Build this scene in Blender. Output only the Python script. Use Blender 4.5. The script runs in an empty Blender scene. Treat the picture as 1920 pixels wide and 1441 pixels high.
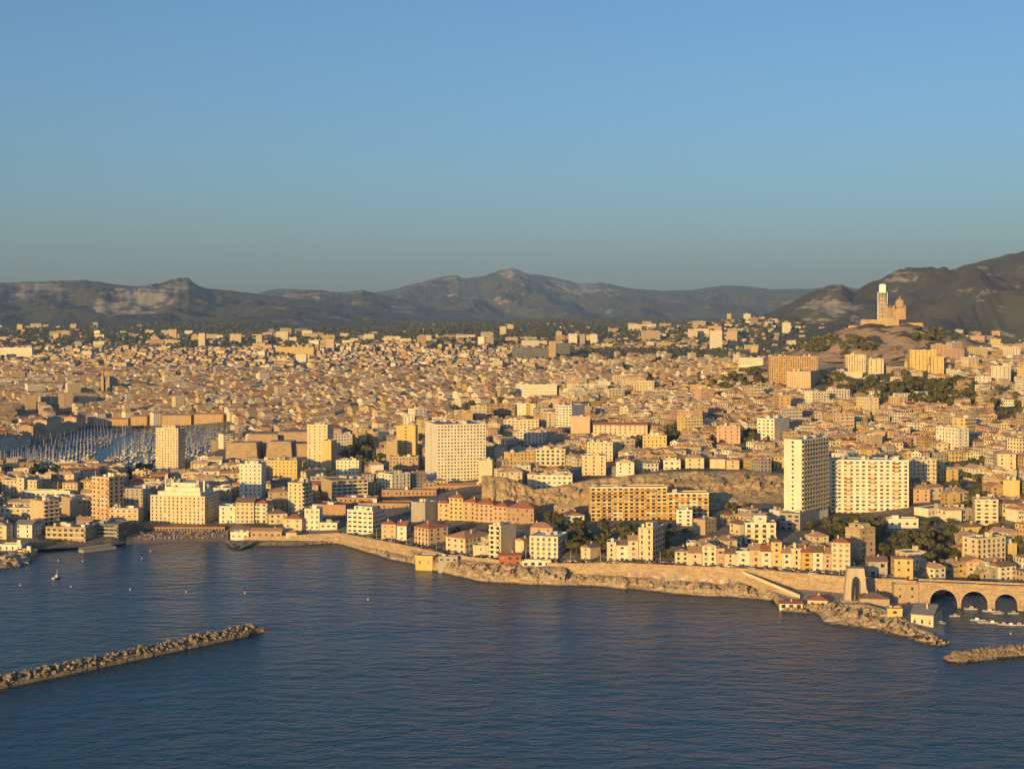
import bpy, math, random
import numpy as np
from mathutils import noise as mn, Vector
R = math.radians
rnd = random.Random(7)
sc = bpy.context.scene
col = sc.collection

# ---------------------------------------------------------------- camera, sky, sun, exposure
F, HY, CZ = 2840.0, 605.0, 150.0          # focal length (px of a 1920 wide picture), eye-level row, eye height in m
cam_d = bpy.data.cameras.new('camera')
cam = bpy.data.objects.new('camera', cam_d); col.objects.link(cam)
cam.location = (0, 0, CZ); cam.rotation_euler = (R(90), 0, 0)
cam_d.sensor_width = 36; cam_d.lens = 36 * F / 1920
cam_d.shift_y = (HY - 720.5) / 1920
cam_d.clip_start = 1; cam_d.clip_end = 90000
sc.camera = cam
SUN_AZ, SUN_EL = 27.0, 7.5                # sun stands behind the viewer, 27 deg to the left, 7.5 deg high
w = bpy.data.worlds.new('World'); sc.world = w; w.use_nodes = True
nt = w.node_tree
sky = nt.nodes.new('ShaderNodeTexSky'); sky.sky_type = 'NISHITA'; sky.sun_disc = False
sky.sun_elevation = R(SUN_EL); sky.sun_rotation = R(180 + SUN_AZ)
sky.altitude = 100; sky.air_density = 0.97; sky.dust_density = 1.35; sky.ozone_density = 3.9
bg = nt.nodes['Background']; bg.inputs[1].default_value = 0.126
nt.links.new(sky.outputs[0], bg.inputs[0])
sd = bpy.data.lights.new('sun', 'SUN'); sd.energy = 5.0; sd.angle = R(0.5); sd.color = (1.0, 0.63, 0.20)
sun = bpy.data.objects.new('sun', sd); col.objects.link(sun)
sv = Vector((-math.sin(R(SUN_AZ)) * math.cos(R(SUN_EL)), -math.cos(R(SUN_AZ)) * math.cos(R(SUN_EL)), math.sin(R(SUN_EL))))
sun.rotation_euler = sv.to_track_quat('Z', 'Y').to_euler()
sc.view_settings.view_transform = 'Standard'; sc.view_settings.look = 'None'
sc.view_settings.exposure = 0.45; sc.view_settings.gamma = 1
cy = sc.cycles
cy.max_bounces = 4; cy.diffuse_bounces = 2; cy.glossy_bounces = 2; cy.transmission_bounces = 1; cy.volume_bounces = 0
cy.use_denoising = True; cy.caustics_reflective = False; cy.caustics_refractive = False

def PX(px, Y): return (px - 960) / F * Y
def PZ(py, Y): return CZ - (py - HY) * Y / F
def scr(x, y, z): return 960 + x / y * F, HY + (CZ - z) / y * F

# ---------------------------------------------------------------- materials
def new_mat(name):
    m = bpy.data.materials.new(name); m.use_nodes = True
    return m, m.node_tree.nodes, m.node_tree.links, m.node_tree.nodes['Principled BSDF']
def N(nodes, t, **kw):
    n = nodes.new(t)
    for k, v in kw.items():
        if k.startswith('i_'): n.inputs[int(k[2:])].default_value = v
        else: setattr(n, k, v)
    return n
def mixc(nodes, links, fac, a, b, mode='MIX'):
    m = nodes.new('ShaderNodeMix'); m.data_type = 'RGBA'; m.blend_type = mode
    for k, v in ((0, fac), (6, a), (7, b)):
        if isinstance(v, bpy.types.NodeSocket): links.new(v, m.inputs[k])
        else: m.inputs[k].default_value = v if k == 0 else (*v, 1)
    return m.outputs[2]
def ramp(nodes, links, src, p0, p1):
    r = nodes.new('ShaderNodeMapRange'); links.new(src, r.inputs[0])
    r.inputs[1].default_value = p0; r.inputs[2].default_value = p1
    return r.outputs[0]
def noise_tex(nodes, links, scale, detail=3, vec=None):
    n = nodes.new('ShaderNodeTexNoise'); n.inputs['Scale'].default_value = scale; n.inputs['Detail'].default_value = detail
    if vec is not None: links.new(vec, n.inputs['Vector'])
    return n.outputs[0]
def wpos(nodes):
    return nodes.new('ShaderNodeNewGeometry').outputs['Position']
def plaster(name, c, var=0.16, rough=0.9):
    m, n, l, b = new_mat(name)
    p = wpos(n)
    mp = N(n, 'ShaderNodeMapping'); l.new(p, mp.inputs[0]); mp.inputs[3].default_value = (1, 1, 0.25)
    a = noise_tex(n, l, 0.35, 4, mp.outputs[0])
    c2 = mixc(n, l, ramp(n, l, a, 0.3, 0.75), tuple(min(1, x * (1 + var * .5)) for x in c), tuple(x * (1 - var) for x in c))
    oi = n.new('ShaderNodeObjectInfo')
    c3 = mixc(n, l, ramp(n, l, oi.outputs['Random'], -0.3, 2.6), c2, (0.5, 0.42, 0.3), 'SOFT_LIGHT')
    l.new(c3, b.inputs['Base Color']); b.inputs['Roughness'].default_value = rough
    return m
WALLS = {'white': (.78, .72, .58), 'cream': (.68, .58, .40), 'yellow': (.66, .50, .22), 'gold': (.62, .40, .10), 'ochre': (.55, .38, .20),
         'pink': (.60, .40, .28), 'peach': (.66, .48, .31), 'tan': (.48, .37, .25), 'grey': (.42, .40, .36), 'brown': (.34, .24, .17),
         'orange': (.60, .30, .12), 'red': (.40, .14, .08), 'brick': (.45, .29, .19), 'darkgrey': (.16, .17, .17)}
WM = {k: plaster(k + '_plaster', v) for k, v in WALLS.items()}
ROOFS = {'straw': (.62, .45, .26), 'red': (.44, .17, .09), 'terra': (.53, .29, .155), 'tile': (.57, .37, .215), 'greyroof': (.26, .25, .24), 'gravel': (.34, .31, .27), 'brownroof': (.26, .17, .12)}
def roofm(name, c):
    m, n, l, b = new_mat(name)
    a = noise_tex(n, l, 0.9, 4, wpos(n)); a2 = noise_tex(n, l, 0.12, 2, wpos(n))
    c1 = mixc(n, l, ramp(n, l, a, .35, .7), tuple(x * 1.12 for x in c), tuple(x * .7 for x in c))
    c2 = mixc(n, l, ramp(n, l, a2, .4, .7), c1, tuple(x * .85 for x in (c[0], c[1] * 1.1, c[2] * 1.2)))
    l.new(c2, b.inputs['Base Color']); b.inputs['Roughness'].default_value = .9
    return m
RM = {k: roofm(k + '_roof', v) for k, v in ROOFS.items()}
def simple(name, c, rough=.8, metal=0.0):
    m, n, l, b = new_mat(name)
    a = noise_tex(n, l, 0.7, 3, wpos(n))
    l.new(mixc(n, l, a, tuple(x * 1.1 for x in c), tuple(x * .8 for x in c)), b.inputs['Base Color'])
    b.inputs['Roughness'].default_value = rough; b.inputs['Metallic'].default_value = metal
    return m
GLASS = simple('window_glass', (.035, .035, .04), .25)
SHUT = simple('shutter_paint', (.36, .30, .23), .7)
WHITE = simple('white_paint', (.78, .76, .72), .6)
DARK = simple('dark_paint', (.05, .05, .055), .6)
STEEL = simple('steel', (.3, .3, .3), .4, .6)
def rockmat(name, c1, c2, scale=.08, bump=1.0):
    m, n, l, b = new_mat(name)
    p = wpos(n)
    a = noise_tex(n, l, scale, 8, p); s = noise_tex(n, l, scale * 6, 6, p)
    cc = mixc(n, l, ramp(n, l, a, .38, .64), c1, c2)
    ms = N(n, 'ShaderNodeMapping'); l.new(p, ms.inputs[0]); ms.inputs[2].default_value = (R(12), R(18), 0); ms.inputs[3].default_value = (.25, .25, 2.6); st_ = noise_tex(n, l, scale * 5, 4, ms.outputs[0])
    cc = mixc(n, l, ramp(n, l, st_, .45, .62), cc, tuple(x * .78 for x in c2))
    cc = mixc(n, l, ramp(n, l, s, .42, .78), cc, tuple(x * .62 for x in c2))
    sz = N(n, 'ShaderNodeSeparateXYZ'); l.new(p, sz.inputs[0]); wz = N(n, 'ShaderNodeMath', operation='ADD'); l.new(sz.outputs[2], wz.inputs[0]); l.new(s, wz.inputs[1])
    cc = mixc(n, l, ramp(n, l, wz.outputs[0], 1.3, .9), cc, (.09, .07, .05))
    l.new(cc, b.inputs['Base Color']); b.inputs['Roughness'].default_value = .95
    bp = N(n, 'ShaderNodeBump'); bp.inputs['Strength'].default_value = .8; bp.inputs['Distance'].default_value = bump
    l.new(s, bp.inputs['Height']); l.new(bp.outputs[0], b.inputs['Normal'])
    return m
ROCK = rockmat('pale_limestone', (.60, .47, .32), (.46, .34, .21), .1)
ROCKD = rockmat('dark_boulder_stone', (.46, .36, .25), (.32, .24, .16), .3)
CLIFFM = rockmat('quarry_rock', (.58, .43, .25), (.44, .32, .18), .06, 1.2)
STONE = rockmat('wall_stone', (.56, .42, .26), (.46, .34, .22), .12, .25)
ASPH = simple('asphalt', (.06, .058, .055), .9)
PAVE = simple('paving', (.34, .30, .25), .9)
SAND = simple('beach_sand', (.36, .25, .17), .95)
CONC = simple('concrete', (.36, .32, .27), .9)

# ---------------------------------------------------------------- mesh helpers
class MB:
    def __init__(s): s.v = []; s.f = []; s.m = []
    def quad(s, *p, m=0):
        i = len(s.v); s.v.extend(p); s.f.append(tuple(range(i, i + len(p)))); s.m.append(m)
    def box(s, x0, x1, y0, y1, z0, z1, m=0, bottom=False):
        i = len(s.v)
        s.v.extend([(x0, y0, z0), (x1, y0, z0), (x1, y1, z0), (x0, y1, z0), (x0, y0, z1), (x1, y0, z1), (x1, y1, z1), (x0, y1, z1)])
        fs = [(0, 1, 5, 4), (1, 2, 6, 5), (2, 3, 7, 6), (3, 0, 4, 7), (4, 5, 6, 7)]
        if bottom: fs.append((3, 2, 1, 0))
        for f in fs: s.f.append(tuple(i + k for k in f)); s.m.append(m)
    def taper(s, x0, x1, y0, y1, z0, z1, t, m=0):
        i = len(s.v)
        s.v.extend([(x0, y0, z0), (x1, y0, z0), (x1, y1, z0), (x0, y1, z0), (x0 + t, y0 + t, z1), (x1 - t, y0 + t, z1), (x1 - t, y1 - t, z1), (x0 + t, y1 - t, z1)])
        for f in [(0, 1, 5, 4), (1, 2, 6, 5), (2, 3, 7, 6), (3, 0, 4, 7), (4, 5, 6, 7)]: s.f.append(tuple(i + k for k in f)); s.m.append(m)
    def cyl(s, cx, cyy, z0, z1, r0, r1, n=10, m=0, cap=True):
        i = len(s.v)
        for r, z in ((r0, z0), (r1, z1)):
            for k in range(n): a = 2 * math.pi * k / n; s.v.append((cx + r * math.cos(a), cyy + r * math.sin(a), z))
        for k in range(n):
            k2 = (k + 1) % n; s.f.append((i + k, i + k2, i + n + k2, i + n + k)); s.m.append(m)
        if cap: s.f.append(tuple(i + n + k for k in range(n))); s.m.append(m)
    def bar(s, a, b, r, n=5, m=0):
        a = Vector(a); b = Vector(b); d = (b - a).normalized(); u = d.orthogonal().normalized(); v = d.cross(u)
        i = len(s.v)
        for p, rr in ((a, r), (b, r * .6)):
            for k in range(n):
                t = 2 * math.pi * k / n; s.v.append(tuple(p + (u * math.cos(t) + v * math.sin(t)) * rr))
        for k in range(n):
            k2 = (k + 1) % n; s.f.append((i + k, i + k2, i + n + k2, i + n + k)); s.m.append(m)
    def data(s, name, mats):
        me = bpy.data.meshes.new(name); me.from_pydata(s.v, [], s.f)
        for m in mats: me.materials.append(m)
        if len(mats) > 1: me.polygons.foreach_set('material_index', s.m)
        me.update(); return me
    def build(s, name, mats, parent=None):
        if not isinstance(mats, (list, tuple)): mats = [mats]
        o = bpy.data.objects.new(name, s.data(name, mats)); col.objects.link(o)
        if parent: o.parent = parent
        return o
def tag(o, label, cat=None, group=None, kind=None):
    if label: o['label'] = label
    if cat: o['category'] = cat
    if group: o['group'] = group
    if kind: o['kind'] = kind
    return o
def empty(name, loc, rz=0, label=None, cat=None, group=None):
    e = bpy.data.objects.new(name, None); col.objects.link(e); e.location = loc; e.rotation_euler = (0, 0, rz); e.empty_display_size = 1
    return tag(e, label, cat, group)
def struct(name, mb, mats, label=None):
    o = mb.build(name, mats); o['kind'] = 'structure'
    if label: o['label'] = label
    return o
def fbm(x, y, z, o=4):
    return mn.fractal(Vector((x, y, z)), 1.0, 2.0, o)

# ---------------------------------------------------------------- terrain
FAR = [(4400, 60), (5800, 78), (7500, 104), (9500, 142), (11500, 172)]
TAB = {
 -600: [(1010, 3), (1060, 6), (1200, 10), (1300, 12), (1450, 8), (1560, 4), (2200, 8), (2400, 16), (2800, 28), (3400, 42)],
 0: [(1010, 3), (1060, 6), (1200, 10), (1300, 11), (1450, 6), (1520, 2), (2200, 3), (2400, 14), (2800, 28), (3400, 42)],
 320: [(1075, 3.5), (1090, 6), (1150, 7), (1300, 9), (1450, 6), (1520, 2.5), (2180, 3), (2400, 12), (2800, 27), (3400, 42)],
 480: [(1062, 6), (1100, 8), (1200, 11), (1350, 14), (1480, 17), (1600, 10), (1900, 8), (2300, 12), (2800, 26), (3400, 42)],
 640: [(1062, 8), (1120, 10), (1250, 14), (1400, 17), (1600, 20), (1900, 14), (2300, 16), (2800, 27), (3400, 42)],
 800: [(975, 9.5), (1000, 12), (1060, 14), (1150, 15), (1260, 16), (1400, 22), (1600, 28), (1900, 30), (2300, 26), (2800, 30), (3400, 42)],
 900: [(925, 12), (980, 14), (1030, 16), (1066, 17), (1092, 22), (1250, 20), (1400, 29), (1600, 36), (1800, 50), (1950, 46), (2300, 34), (2800, 33), (3400, 42)],
 960: [(915, 12), (980, 15), (1030, 17), (1066, 19), (1092, 33), (1150, 31), (1250, 30), (1400, 32), (1600, 40), (1800, 50), (1950, 46), (2300, 34), (2800, 34), (3400, 42)],
 1005: [(905, 12), (960, 16), (1020, 18), (1066, 19), (1092, 27), (1150, 28), (1250, 31), (1400, 34), (1600, 43), (1800, 50), (1950, 47), (2300, 38), (2800, 36), (3400, 43)],
 1120: [(900, 13.5), (960, 17), (1020, 19), (1066, 20), (1095, 36), (1150, 33), (1250, 34), (1400, 38), (1600, 46), (1850, 55), (2100, 50), (2600, 42), (3400, 45)],
 1280: [(885, 14.5), (960, 18), (1020, 20), (1066, 21), (1105, 41), (1180, 42), (1250, 43), (1400, 49), (1600, 58), (1800, 67), (2000, 68), (2300, 58), (2800, 48), (3400, 50)],
 1440: [(870, 15), (940, 20), (990, 24), (1040, 27), (1105, 40), (1180, 43), (1300, 47), (1500, 56), (1700, 70), (1900, 84), (2100, 92), (2350, 92), (2700, 62), (3400, 52)],
 1600: [(850, 14.5), (900, 18), (950, 22), (1000, 24), (1060, 28), (1150, 38), (1300, 47), (1500, 58), (1700, 74), (1850, 84), (2100, 94), (2350, 108), (2800, 62), (3400, 55)],
 1740: [(835, 13), (880, 14), (950, 24), (1000, 29), (1080, 37), (1200, 46), (1350, 55), (1500, 64), (1700, 78), (1900, 92), (2100, 102), (2350, 108), (2800, 70), (3400, 60)],
 1800: [(850, 2.5), (875, 6), (950, 20), (1000, 27), (1080, 36), (1200, 46), (1350, 56), (1500, 65), (1700, 79), (1900, 93), (2100, 103), (2350, 106), (2800, 70), (3400, 60)],
 1920: [(850, 3), (870, 7), (900, 17), (960, 30), (1050, 41), (1200, 52), (1350, 60), (1500, 68), (1700, 82), (1900, 95), (2100, 104), (2350, 104), (2800, 72), (3400, 62)],
 2500: [(850, 6), (900, 20), (960, 32), (1050, 43), (1200, 54), (1350, 62), (1500, 70), (1700, 84), (1900, 97), (2100, 106), (2350, 104), (2800, 72), (3400, 62)]}
TPX = np.array(sorted(TAB), float)
TCOL = [np.array(TAB[int(k)] + FAR, float) for k in TPX]
# the land's edge: px, distance, height (top of the sea wall, the beach, the harbour quays)
EDGE = np.array([(-700, 975, 2), (0, 985, 2), (72, 992, 1.6), (150, 1003, 1.6), (215, 1012, 1.4), (250, 1040, .3), (330, 1046, .3), (425, 1052, .4),
    (470, 1036, 2.5), (570, 1030, 5), (632, 1030, 6.5), (700, 990, 7.8), (760, 962, 8), (837, 918, 9), (935, 895, 9), (1060, 880, 9.4), (1180, 868, 11.5),
    (1270, 853, 12.6), (1400, 842, 12.6), (1500, 828, 12.4), (1590, 817, 12.3), (1722, 802, 12.4), (1745, 822, 4), (1800, 838, 1.8), (1860, 838, 2), (1900, 830, 2.2), (2500, 800, 6)], float)
def edge(px): return np.interp(px, EDGE[:, 0], EDGE[:, 1]), np.interp(px, EDGE[:, 0], EDGE[:, 2])
NDX = PX(1665, 2350)
def table(px, Y):
    vals = np.stack([np.interp(Y, c[:, 0], c[:, 1]) for c in TCOL])
    i = np.clip(np.searchsorted(TPX, px) - 1, 0, len(TPX) - 2)
    t = np.clip((px - TPX[i]) / (TPX[i + 1] - TPX[i]), 0, 1); t = t * t * (3 - 2 * t)
    k = np.arange(len(px))
    return vals[i, k] * (1 - t) + vals[i + 1, k] * t
def inport(px, Y):
    l = np.interp(Y, [1500, 1560, 2150], [-400, -80, 165]); r = np.interp(Y, [1520, 1800, 2000, 2150], [345, 430, 440, 425])
    return (Y > 1525) & (Y < 2150) & (px > l) & (px < r)
def T(X, Y):
    X = np.atleast_1d(np.asarray(X, float)); Y = np.atleast_1d(np.asarray(Y, float))
    px = 960 + X / Y * F
    ye, ze = edge(px)
    z = table(px, Y)
    t = np.clip((Y - ye - 14) / 14, 0, 1)
    z = ze * (1 - t) + z * t
    z = z + 43 * np.exp(-((X - NDX) / 135) ** 2 - ((Y - 2360) / 150) ** 2)
    hm = np.exp(-((X - NDX + 40) / 260) ** 2 - ((Y - 2180) / 190) ** 2)
    z = z + hm * 3.2 * (np.sin(X * .062 + 1.7 * np.sin(Y * .045)) * np.sin(Y * .07 + 1.4 * np.sin(X * .04)) + .6 * np.sin(X * .15 + Y * .11))
    z = z + 66 * np.exp(-((X - 880) / 560) ** 2 - ((Y - 5900) / 750) ** 2)
    far = np.clip((Y - 2600) / 3000, 0, 1)
    z = z + far * (14 * np.sin(X * .0031 + Y * .0012) * np.sin(Y * .0019 + 1) + 8 * np.sin(X * .007 - Y * .003))
    z = np.where(inport(px, Y), -3.0, z)
    return z
def T1(x, y): return float(T([x], [y])[0])
_YS = np.arange(800, 9500, 3.0)
def hit(px, py):
    """distance at which the ground along this column is met"""
    ye, _ = edge(px)
    Y = _YS[_YS >= ye]
    p = HY + (CZ - T((px - 960) / F * Y, Y)) * F / Y
    k = np.nonzero(p <= py)[0]
    return float(Y[k[0]]) if len(k) else 9000.0

# ground sheet
cols_px = np.arange(-600, 2521, 10.0)
s = np.concatenate([np.arange(0, 60, 5.0), np.arange(60, 1400, 11.0), np.geomspace(1400, 11000, 70)])
PXg, Sg = np.meshgrid(cols_px, s)
Yg = edge(PXg.ravel())[0].reshape(PXg.shape) + Sg
Xg = (PXg - 960) / F * Yg
Zg = T(Xg.ravel(), Yg.ravel()).reshape(Xg.shape)
nr, nc = Xg.shape
vs = np.stack([Xg, Yg, Zg], -1).reshape(-1, 3)
idx = np.arange(nr * nc).reshape(nr, nc)
fs = np.stack([idx[:-1, :-1], idx[:-1, 1:], idx[1:, 1:], idx[1:, :-1]], -1).reshape(-1, 4)
me = bpy.data.meshes.new('ground'); me.from_pydata(vs.tolist(), [], fs.tolist())
ca = me.color_attributes.new('tint', 'FLOAT_COLOR', 'POINT')
bare = np.maximum(np.exp(-((Xg - NDX) / 300) ** 2 - ((Yg - 2250) / 330) ** 2), .9 * np.exp(-((Xg - NDX + 150) / 190) ** 2 - ((Yg - 2150) / 260) ** 2)).ravel()
bare = np.clip(bare * 2.2 - .5, 0, 1)
vegf = np.clip((Yg.ravel() - 3600) / 2500, 0, 1)
cb = np.array([.21, .18, .145]); ch = np.array([.56, .37, .20]); cv = np.array([.055, .06, .032])
cc = cb + (cv - cb) * vegf[:, None]; cc = cc + (ch - cc) * bare[:, None]
ca.data.foreach_set('color', np.concatenate([cc, np.ones((len(cc), 1))], 1).astype(np.float32).ravel())
gm, n, l, b = new_mat('ground_earth')
at = N(n, 'ShaderNodeAttribute', attribute_name='tint')
n1 = noise_tex(n, l, .03, 7, wpos(n)); n2 = noise_tex(n, l, .15, 4, wpos(n))
c1 = mixc(n, l, ramp(n, l, n1, .50, .58), at.outputs[0], (.085, .08, .04))
c1 = mixc(n, l, ramp(n, l, n2, .3, .8), c1, (.5, .5, .5), 'SOFT_LIGHT')
l.new(c1, b.inputs['Base Color']); b.inputs['Roughness'].default_value = .95
bp = N(n, 'ShaderNodeBump'); bp.inputs['Distance'].default_value = 2.5; l.new(n2, bp.inputs['Height']); l.new(bp.outputs[0], b.inputs['Normal'])
me.materials.append(gm)
for p in me.polygons: p.use_smooth = True
go = bpy.data.objects.new('ground', me); col.objects.link(go); tag(go, 'brown city ground rising inland from the shore', kind='structure')

# sea
mb = MB(); mb.quad((-16000, -6000, 0), (16000, -6000, 0), (16000, 2600, 0), (-16000, 2600, 0))
m, n, l, b = new_mat('sea_water')
p = wpos(n)
mp = N(n, 'ShaderNodeMapping'); l.new(p, mp.inputs[0]); mp.inputs[2].default_value = (0, 0, R(14)); mp.inputs[3].default_value = (.62, 1, 1)
w1 = noise_tex(n, l, .13, 3, mp.outputs[0]); w2 = noise_tex(n, l, .04, 3, mp.outputs[0]); w3 = noise_tex(n, l, .55, 3, mp.outputs[0])
def mul(a, k):
    q = N(n, 'ShaderNodeMath', operation='MULTIPLY'); l.new(a, q.inputs[0]); q.inputs[1].default_value = k; return q.outputs[0]
def add(a, c):
    q = N(n, 'ShaderNodeMath', operation='ADD'); l.new(a, q.inputs[0]); l.new(c, q.inputs[1]); return q.outputs[0]
hsum = add(add(mul(w1, 1.7), mul(w2, 1.2)), mul(w3, .45))
wind = noise_tex(n, l, .006, 3, mp.outputs[0]); wr_ = N(n, 'ShaderNodeMapRange'); l.new(wind, wr_.inputs[0]); wr_.inputs[1].default_value = .35; wr_.inputs[2].default_value = .65; wr_.inputs[3].default_value = .55; wr_.inputs[4].default_value = 1.35
hm_ = N(n, 'ShaderNodeMath', operation='MULTIPLY'); l.new(hsum, hm_.inputs[0]); l.new(wr_.outputs[0], hm_.inputs[1]); hsum = hm_.outputs[0]
bp = N(n, 'ShaderNodeBump'); bp.inputs['Strength'].default_value = 1.0; bp.inputs['Distance'].default_value = 1.5
l.new(hsum, bp.inputs['Height']); l.new(bp.outputs[0], b.inputs['Normal'])
b.inputs['Base Color'].default_value = (.012, .07, .115, 1); b.inputs['Specular IOR Level'].default_value = .36; b.inputs['Roughness'].default_value = .26; b.inputs['IOR'].default_value = 1.33
struct('sea', mb, m, 'dark blue sea with small wind waves')

# ---------------------------------------------------------------- mountains
def mountmat(name, scrub, rockc, lo, hi):
    m, n, l, b = new_mat(name)
    p = wpos(n)
    mp = N(n, 'ShaderNodeMapping'); l.new(p, mp.inputs[0]); mp.inputs[3].default_value = (.6, .6, 2.2)
    a = noise_tex(n, l, .0045, 10, mp.outputs[0]); a.node.inputs['Roughness'].default_value = .76; s = noise_tex(n, l, .006, 6, p)
    c = mixc(n, l, ramp(n, l, s, .3, .7), scrub, tuple(x * 1.9 for x in scrub))
    at = N(n, 'ShaderNodeAttribute', attribute_name='rocky')
    q = N(n, 'ShaderNodeMath', operation='ADD'); l.new(a, q.inputs[0]); l.new(at.outputs['Fac'], q.inputs[1])
    l.new(mixc(n, l, ramp(n, l, q.outputs[0], lo, hi), c, rockc), b.inputs['Base Color'])
    b.inputs['Roughness'].default_value = 1
    return m
MT = mountmat('mountain_scrub', (.045, .045, .034), (.33, .28, .23), .59, .64)
def mountain(name, label, ridge, D, Df, zf, seed, rough=.2, peaks=()):
    rp = np.array(ridge, float); n_u, n_v = 440, 110
    us = np.linspace(rp[0, 0], rp[-1, 0], n_u); py = np.interp(us, rp[:, 0], rp[:, 1])
    V = []; RK = []
    for j in range(n_v):
        v = j / (n_v - 1) * 1.25
        for i in range(n_u):
            px = us[i]; Y = Df + (D - Df) * v; X = (px - 960) / F * Y
            zr = PZ(py[i], D)
            nz = fbm(X * .0009 + seed, Y * .0009, seed, 7)
            rg = 1 - abs(fbm(X * .0007 + seed * 2, Y * .00045, seed + 3, 6)) * 2.4
            if v <= 1: prof = v ** 1.15
            else: prof = max(0, 1 - (v - 1) * 2.2)
            k = min(1, v) * (1 - min(1, v)) * 4
            z = zf + (zr - zf) * (prof + k * (rough * 1.0 * nz + rough * 1.7 * (rg - .6)))
            jag = fbm(px * .05 + seed, 0, seed, 3) * (zr - zf) * .018 * min(1, v * 1.2)
            V.append((X, Y, (z + jag) if j else zf - 90))
            rk = 0.0
            for (ppx, pv, rad, amt) in peaks: rk += .72 * amt * math.exp(-((px - ppx) / rad) ** 2 - ((v - pv) / .22) ** 2)
            RK.append(rk)
    idx = np.arange(n_u * n_v).reshape(n_v, n_u)
    fs = np.stack([idx[:-1, :-1], idx[:-1, 1:], idx[1:, 1:], idx[1:, :-1]], -1).reshape(-1, 4)
    me = bpy.data.meshes.new(name); me.from_pydata(V, [], fs.tolist()); me.materials.append(MT)
    a = me.attributes.new('rocky', 'FLOAT', 'POINT'); a.data.foreach_set('value', np.array(RK, np.float32))
    o = bpy.data.objects.new(name, me); col.objects.link(o); tag(o, label, kind='structure')
mountain('mountain', 'long green ridge with a square rocky summit and pale outcrops',
    [(-700, 545), (-300, 538), (0, 530), (80, 527), (160, 524), (205, 531), (250, 536), (300, 536), (318, 527), (335, 522), (352, 522), (366, 532), (385, 541), (440, 545), (500, 553), (560, 560), (620, 566), (700, 578), (800, 594), (900, 612)],
    12500, 8200, 110, 3, .24, [(340, .98, 18, .2), (270, .72, 60, .17), (100, .75, 60, .15), (180, .6, 40, .1), (280, .55, 40, .12), (40, .85, 40, .12)])
mountain('mountain', 'distant massif with a pale rocky summit in the middle of the skyline',
    [(380, 575), (460, 560), (490, 547), (520, 541), (560, 542), (620, 547), (700, 548), (740, 542), (780, 530), (830, 518), (856, 515), (866, 522), (905, 518), (935, 507), (960, 502), (985, 511), (1040, 520), (1085, 531), (1130, 530), (1180, 540), (1240, 545), (1300, 543), (1350, 536), (1400, 536), (1440, 542), (1520, 541), (1570, 536), (1640, 545), (1800, 555), (2200, 560)],
    20500, 13500, 150, 11, .2, [(962, .95, 30, .25), (850, .98, 20, .2), (790, .93, 22, .18), (1110, .85, 70, .15), (868, .45, 24, .2), (1060, .75, 60, .1)])
mountain('mountain', 'lower hill with white cliffs before the distant massif',
    [(430, 596), (490, 562), (540, 547), (570, 543), (600, 543), (640, 550), (680, 542), (710, 552), (760, 562), (820, 578), (900, 596), (1000, 612)],
    14500, 10500, 120, 23, .16, [(590, .9, 35, .25), (540, .8, 20, .15), (680, .95, 15, .15), (740, .75, 30, .14)])
mountain('mountain', 'dark ridge rising behind the basilica with pale rock crests',
    [(1330, 612), (1400, 598), (1440, 586), (1480, 568), (1520, 548), (1555, 533), (1578, 533), (1600, 545), (1640, 526), (1690, 509), (1740, 503), (1780, 506), (1830, 491), (1880, 479), (1920, 470), (2050, 440), (2300, 420), (2600, 450)],
    7400, 5000, 75, 37, .3, [(1565, .93, 22, .2), (1545, .7, 50, .14), (1690, .95, 45, .2), (1880, .5, 60, .05), (1600, .4, 50, .1), (1840, .7, 30, .06)])

# ---------------------------------------------------------------- strips: cliff, sea wall, shore rocks
def strip(name, mats, front, back, rows, ncols, amp, scale, seed, bulge=0., profile=None, cap=None, parent=None):
    """surface between two polylines of world points; noise pushes it out towards the sea"""
    f = np.array(front, float); bk = np.array(back, float)
    def res(a, n):
        d = np.concatenate([[0], np.cumsum(np.linalg.norm(np.diff(a[:, :2], axis=0), axis=1))]); t = np.linspace(0, d[-1], n)
        return np.stack([np.interp(t, d, a[:, k]) for k in range(3)], -1)
    f = res(f, ncols); bk = res(bk, ncols)
    mb = MB()
    for j in range(rows):
        t = j / (rows - 1); tz = profile(t) if profile else t
        for i in range(ncols):
            a, c = f[i], bk[i]
            x, y = a[0] + (c[0] - a[0]) * t, a[1] + (c[1] - a[1]) * t
            z = a[2] + (c[2] - a[2]) * tz
            k = math.sin(math.pi * min(1, max(0.12 if t < 1 else 0, t))) if amp else 0
            d = fbm(x * scale + seed, y * scale, z * scale, 5) * .8 + .9 * (.45 - abs(fbm(x * scale * 1.6 + seed, y * scale * 1.6, z * scale * .8 + 4, 4)))
            e = fbm(x * scale * 3 + seed, y * scale * 3, z * scale * 3 + 9, 4)
            y -= (bulge + amp * d) * k; x += amp * .4 * e * k; z += amp * .6 * (e + .5 * d) * k
            mb.v.append((x, y, z))
    R_ = rows
    if cap:
        for i in range(ncols): mb.v.append((bk[i][0], bk[i][1] + cap, float(T1(bk[i][0], bk[i][1] + cap)) - .3))
        R_ += 1
    for j in range(R_ - 1):
        for i in range(ncols - 1):
            q = j * ncols + i; mb.f.append((q, q + 1, q + ncols + 1, q + ncols)); mb.m.append(0)
    return mb.build(name, mats, parent)
def wp(px, Y, z): return (PX(px, Y), Y, z)
def wpy(px, py, z=0): Y = (CZ - z) * F / (py - HY); return wp(px, Y, z)
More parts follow.
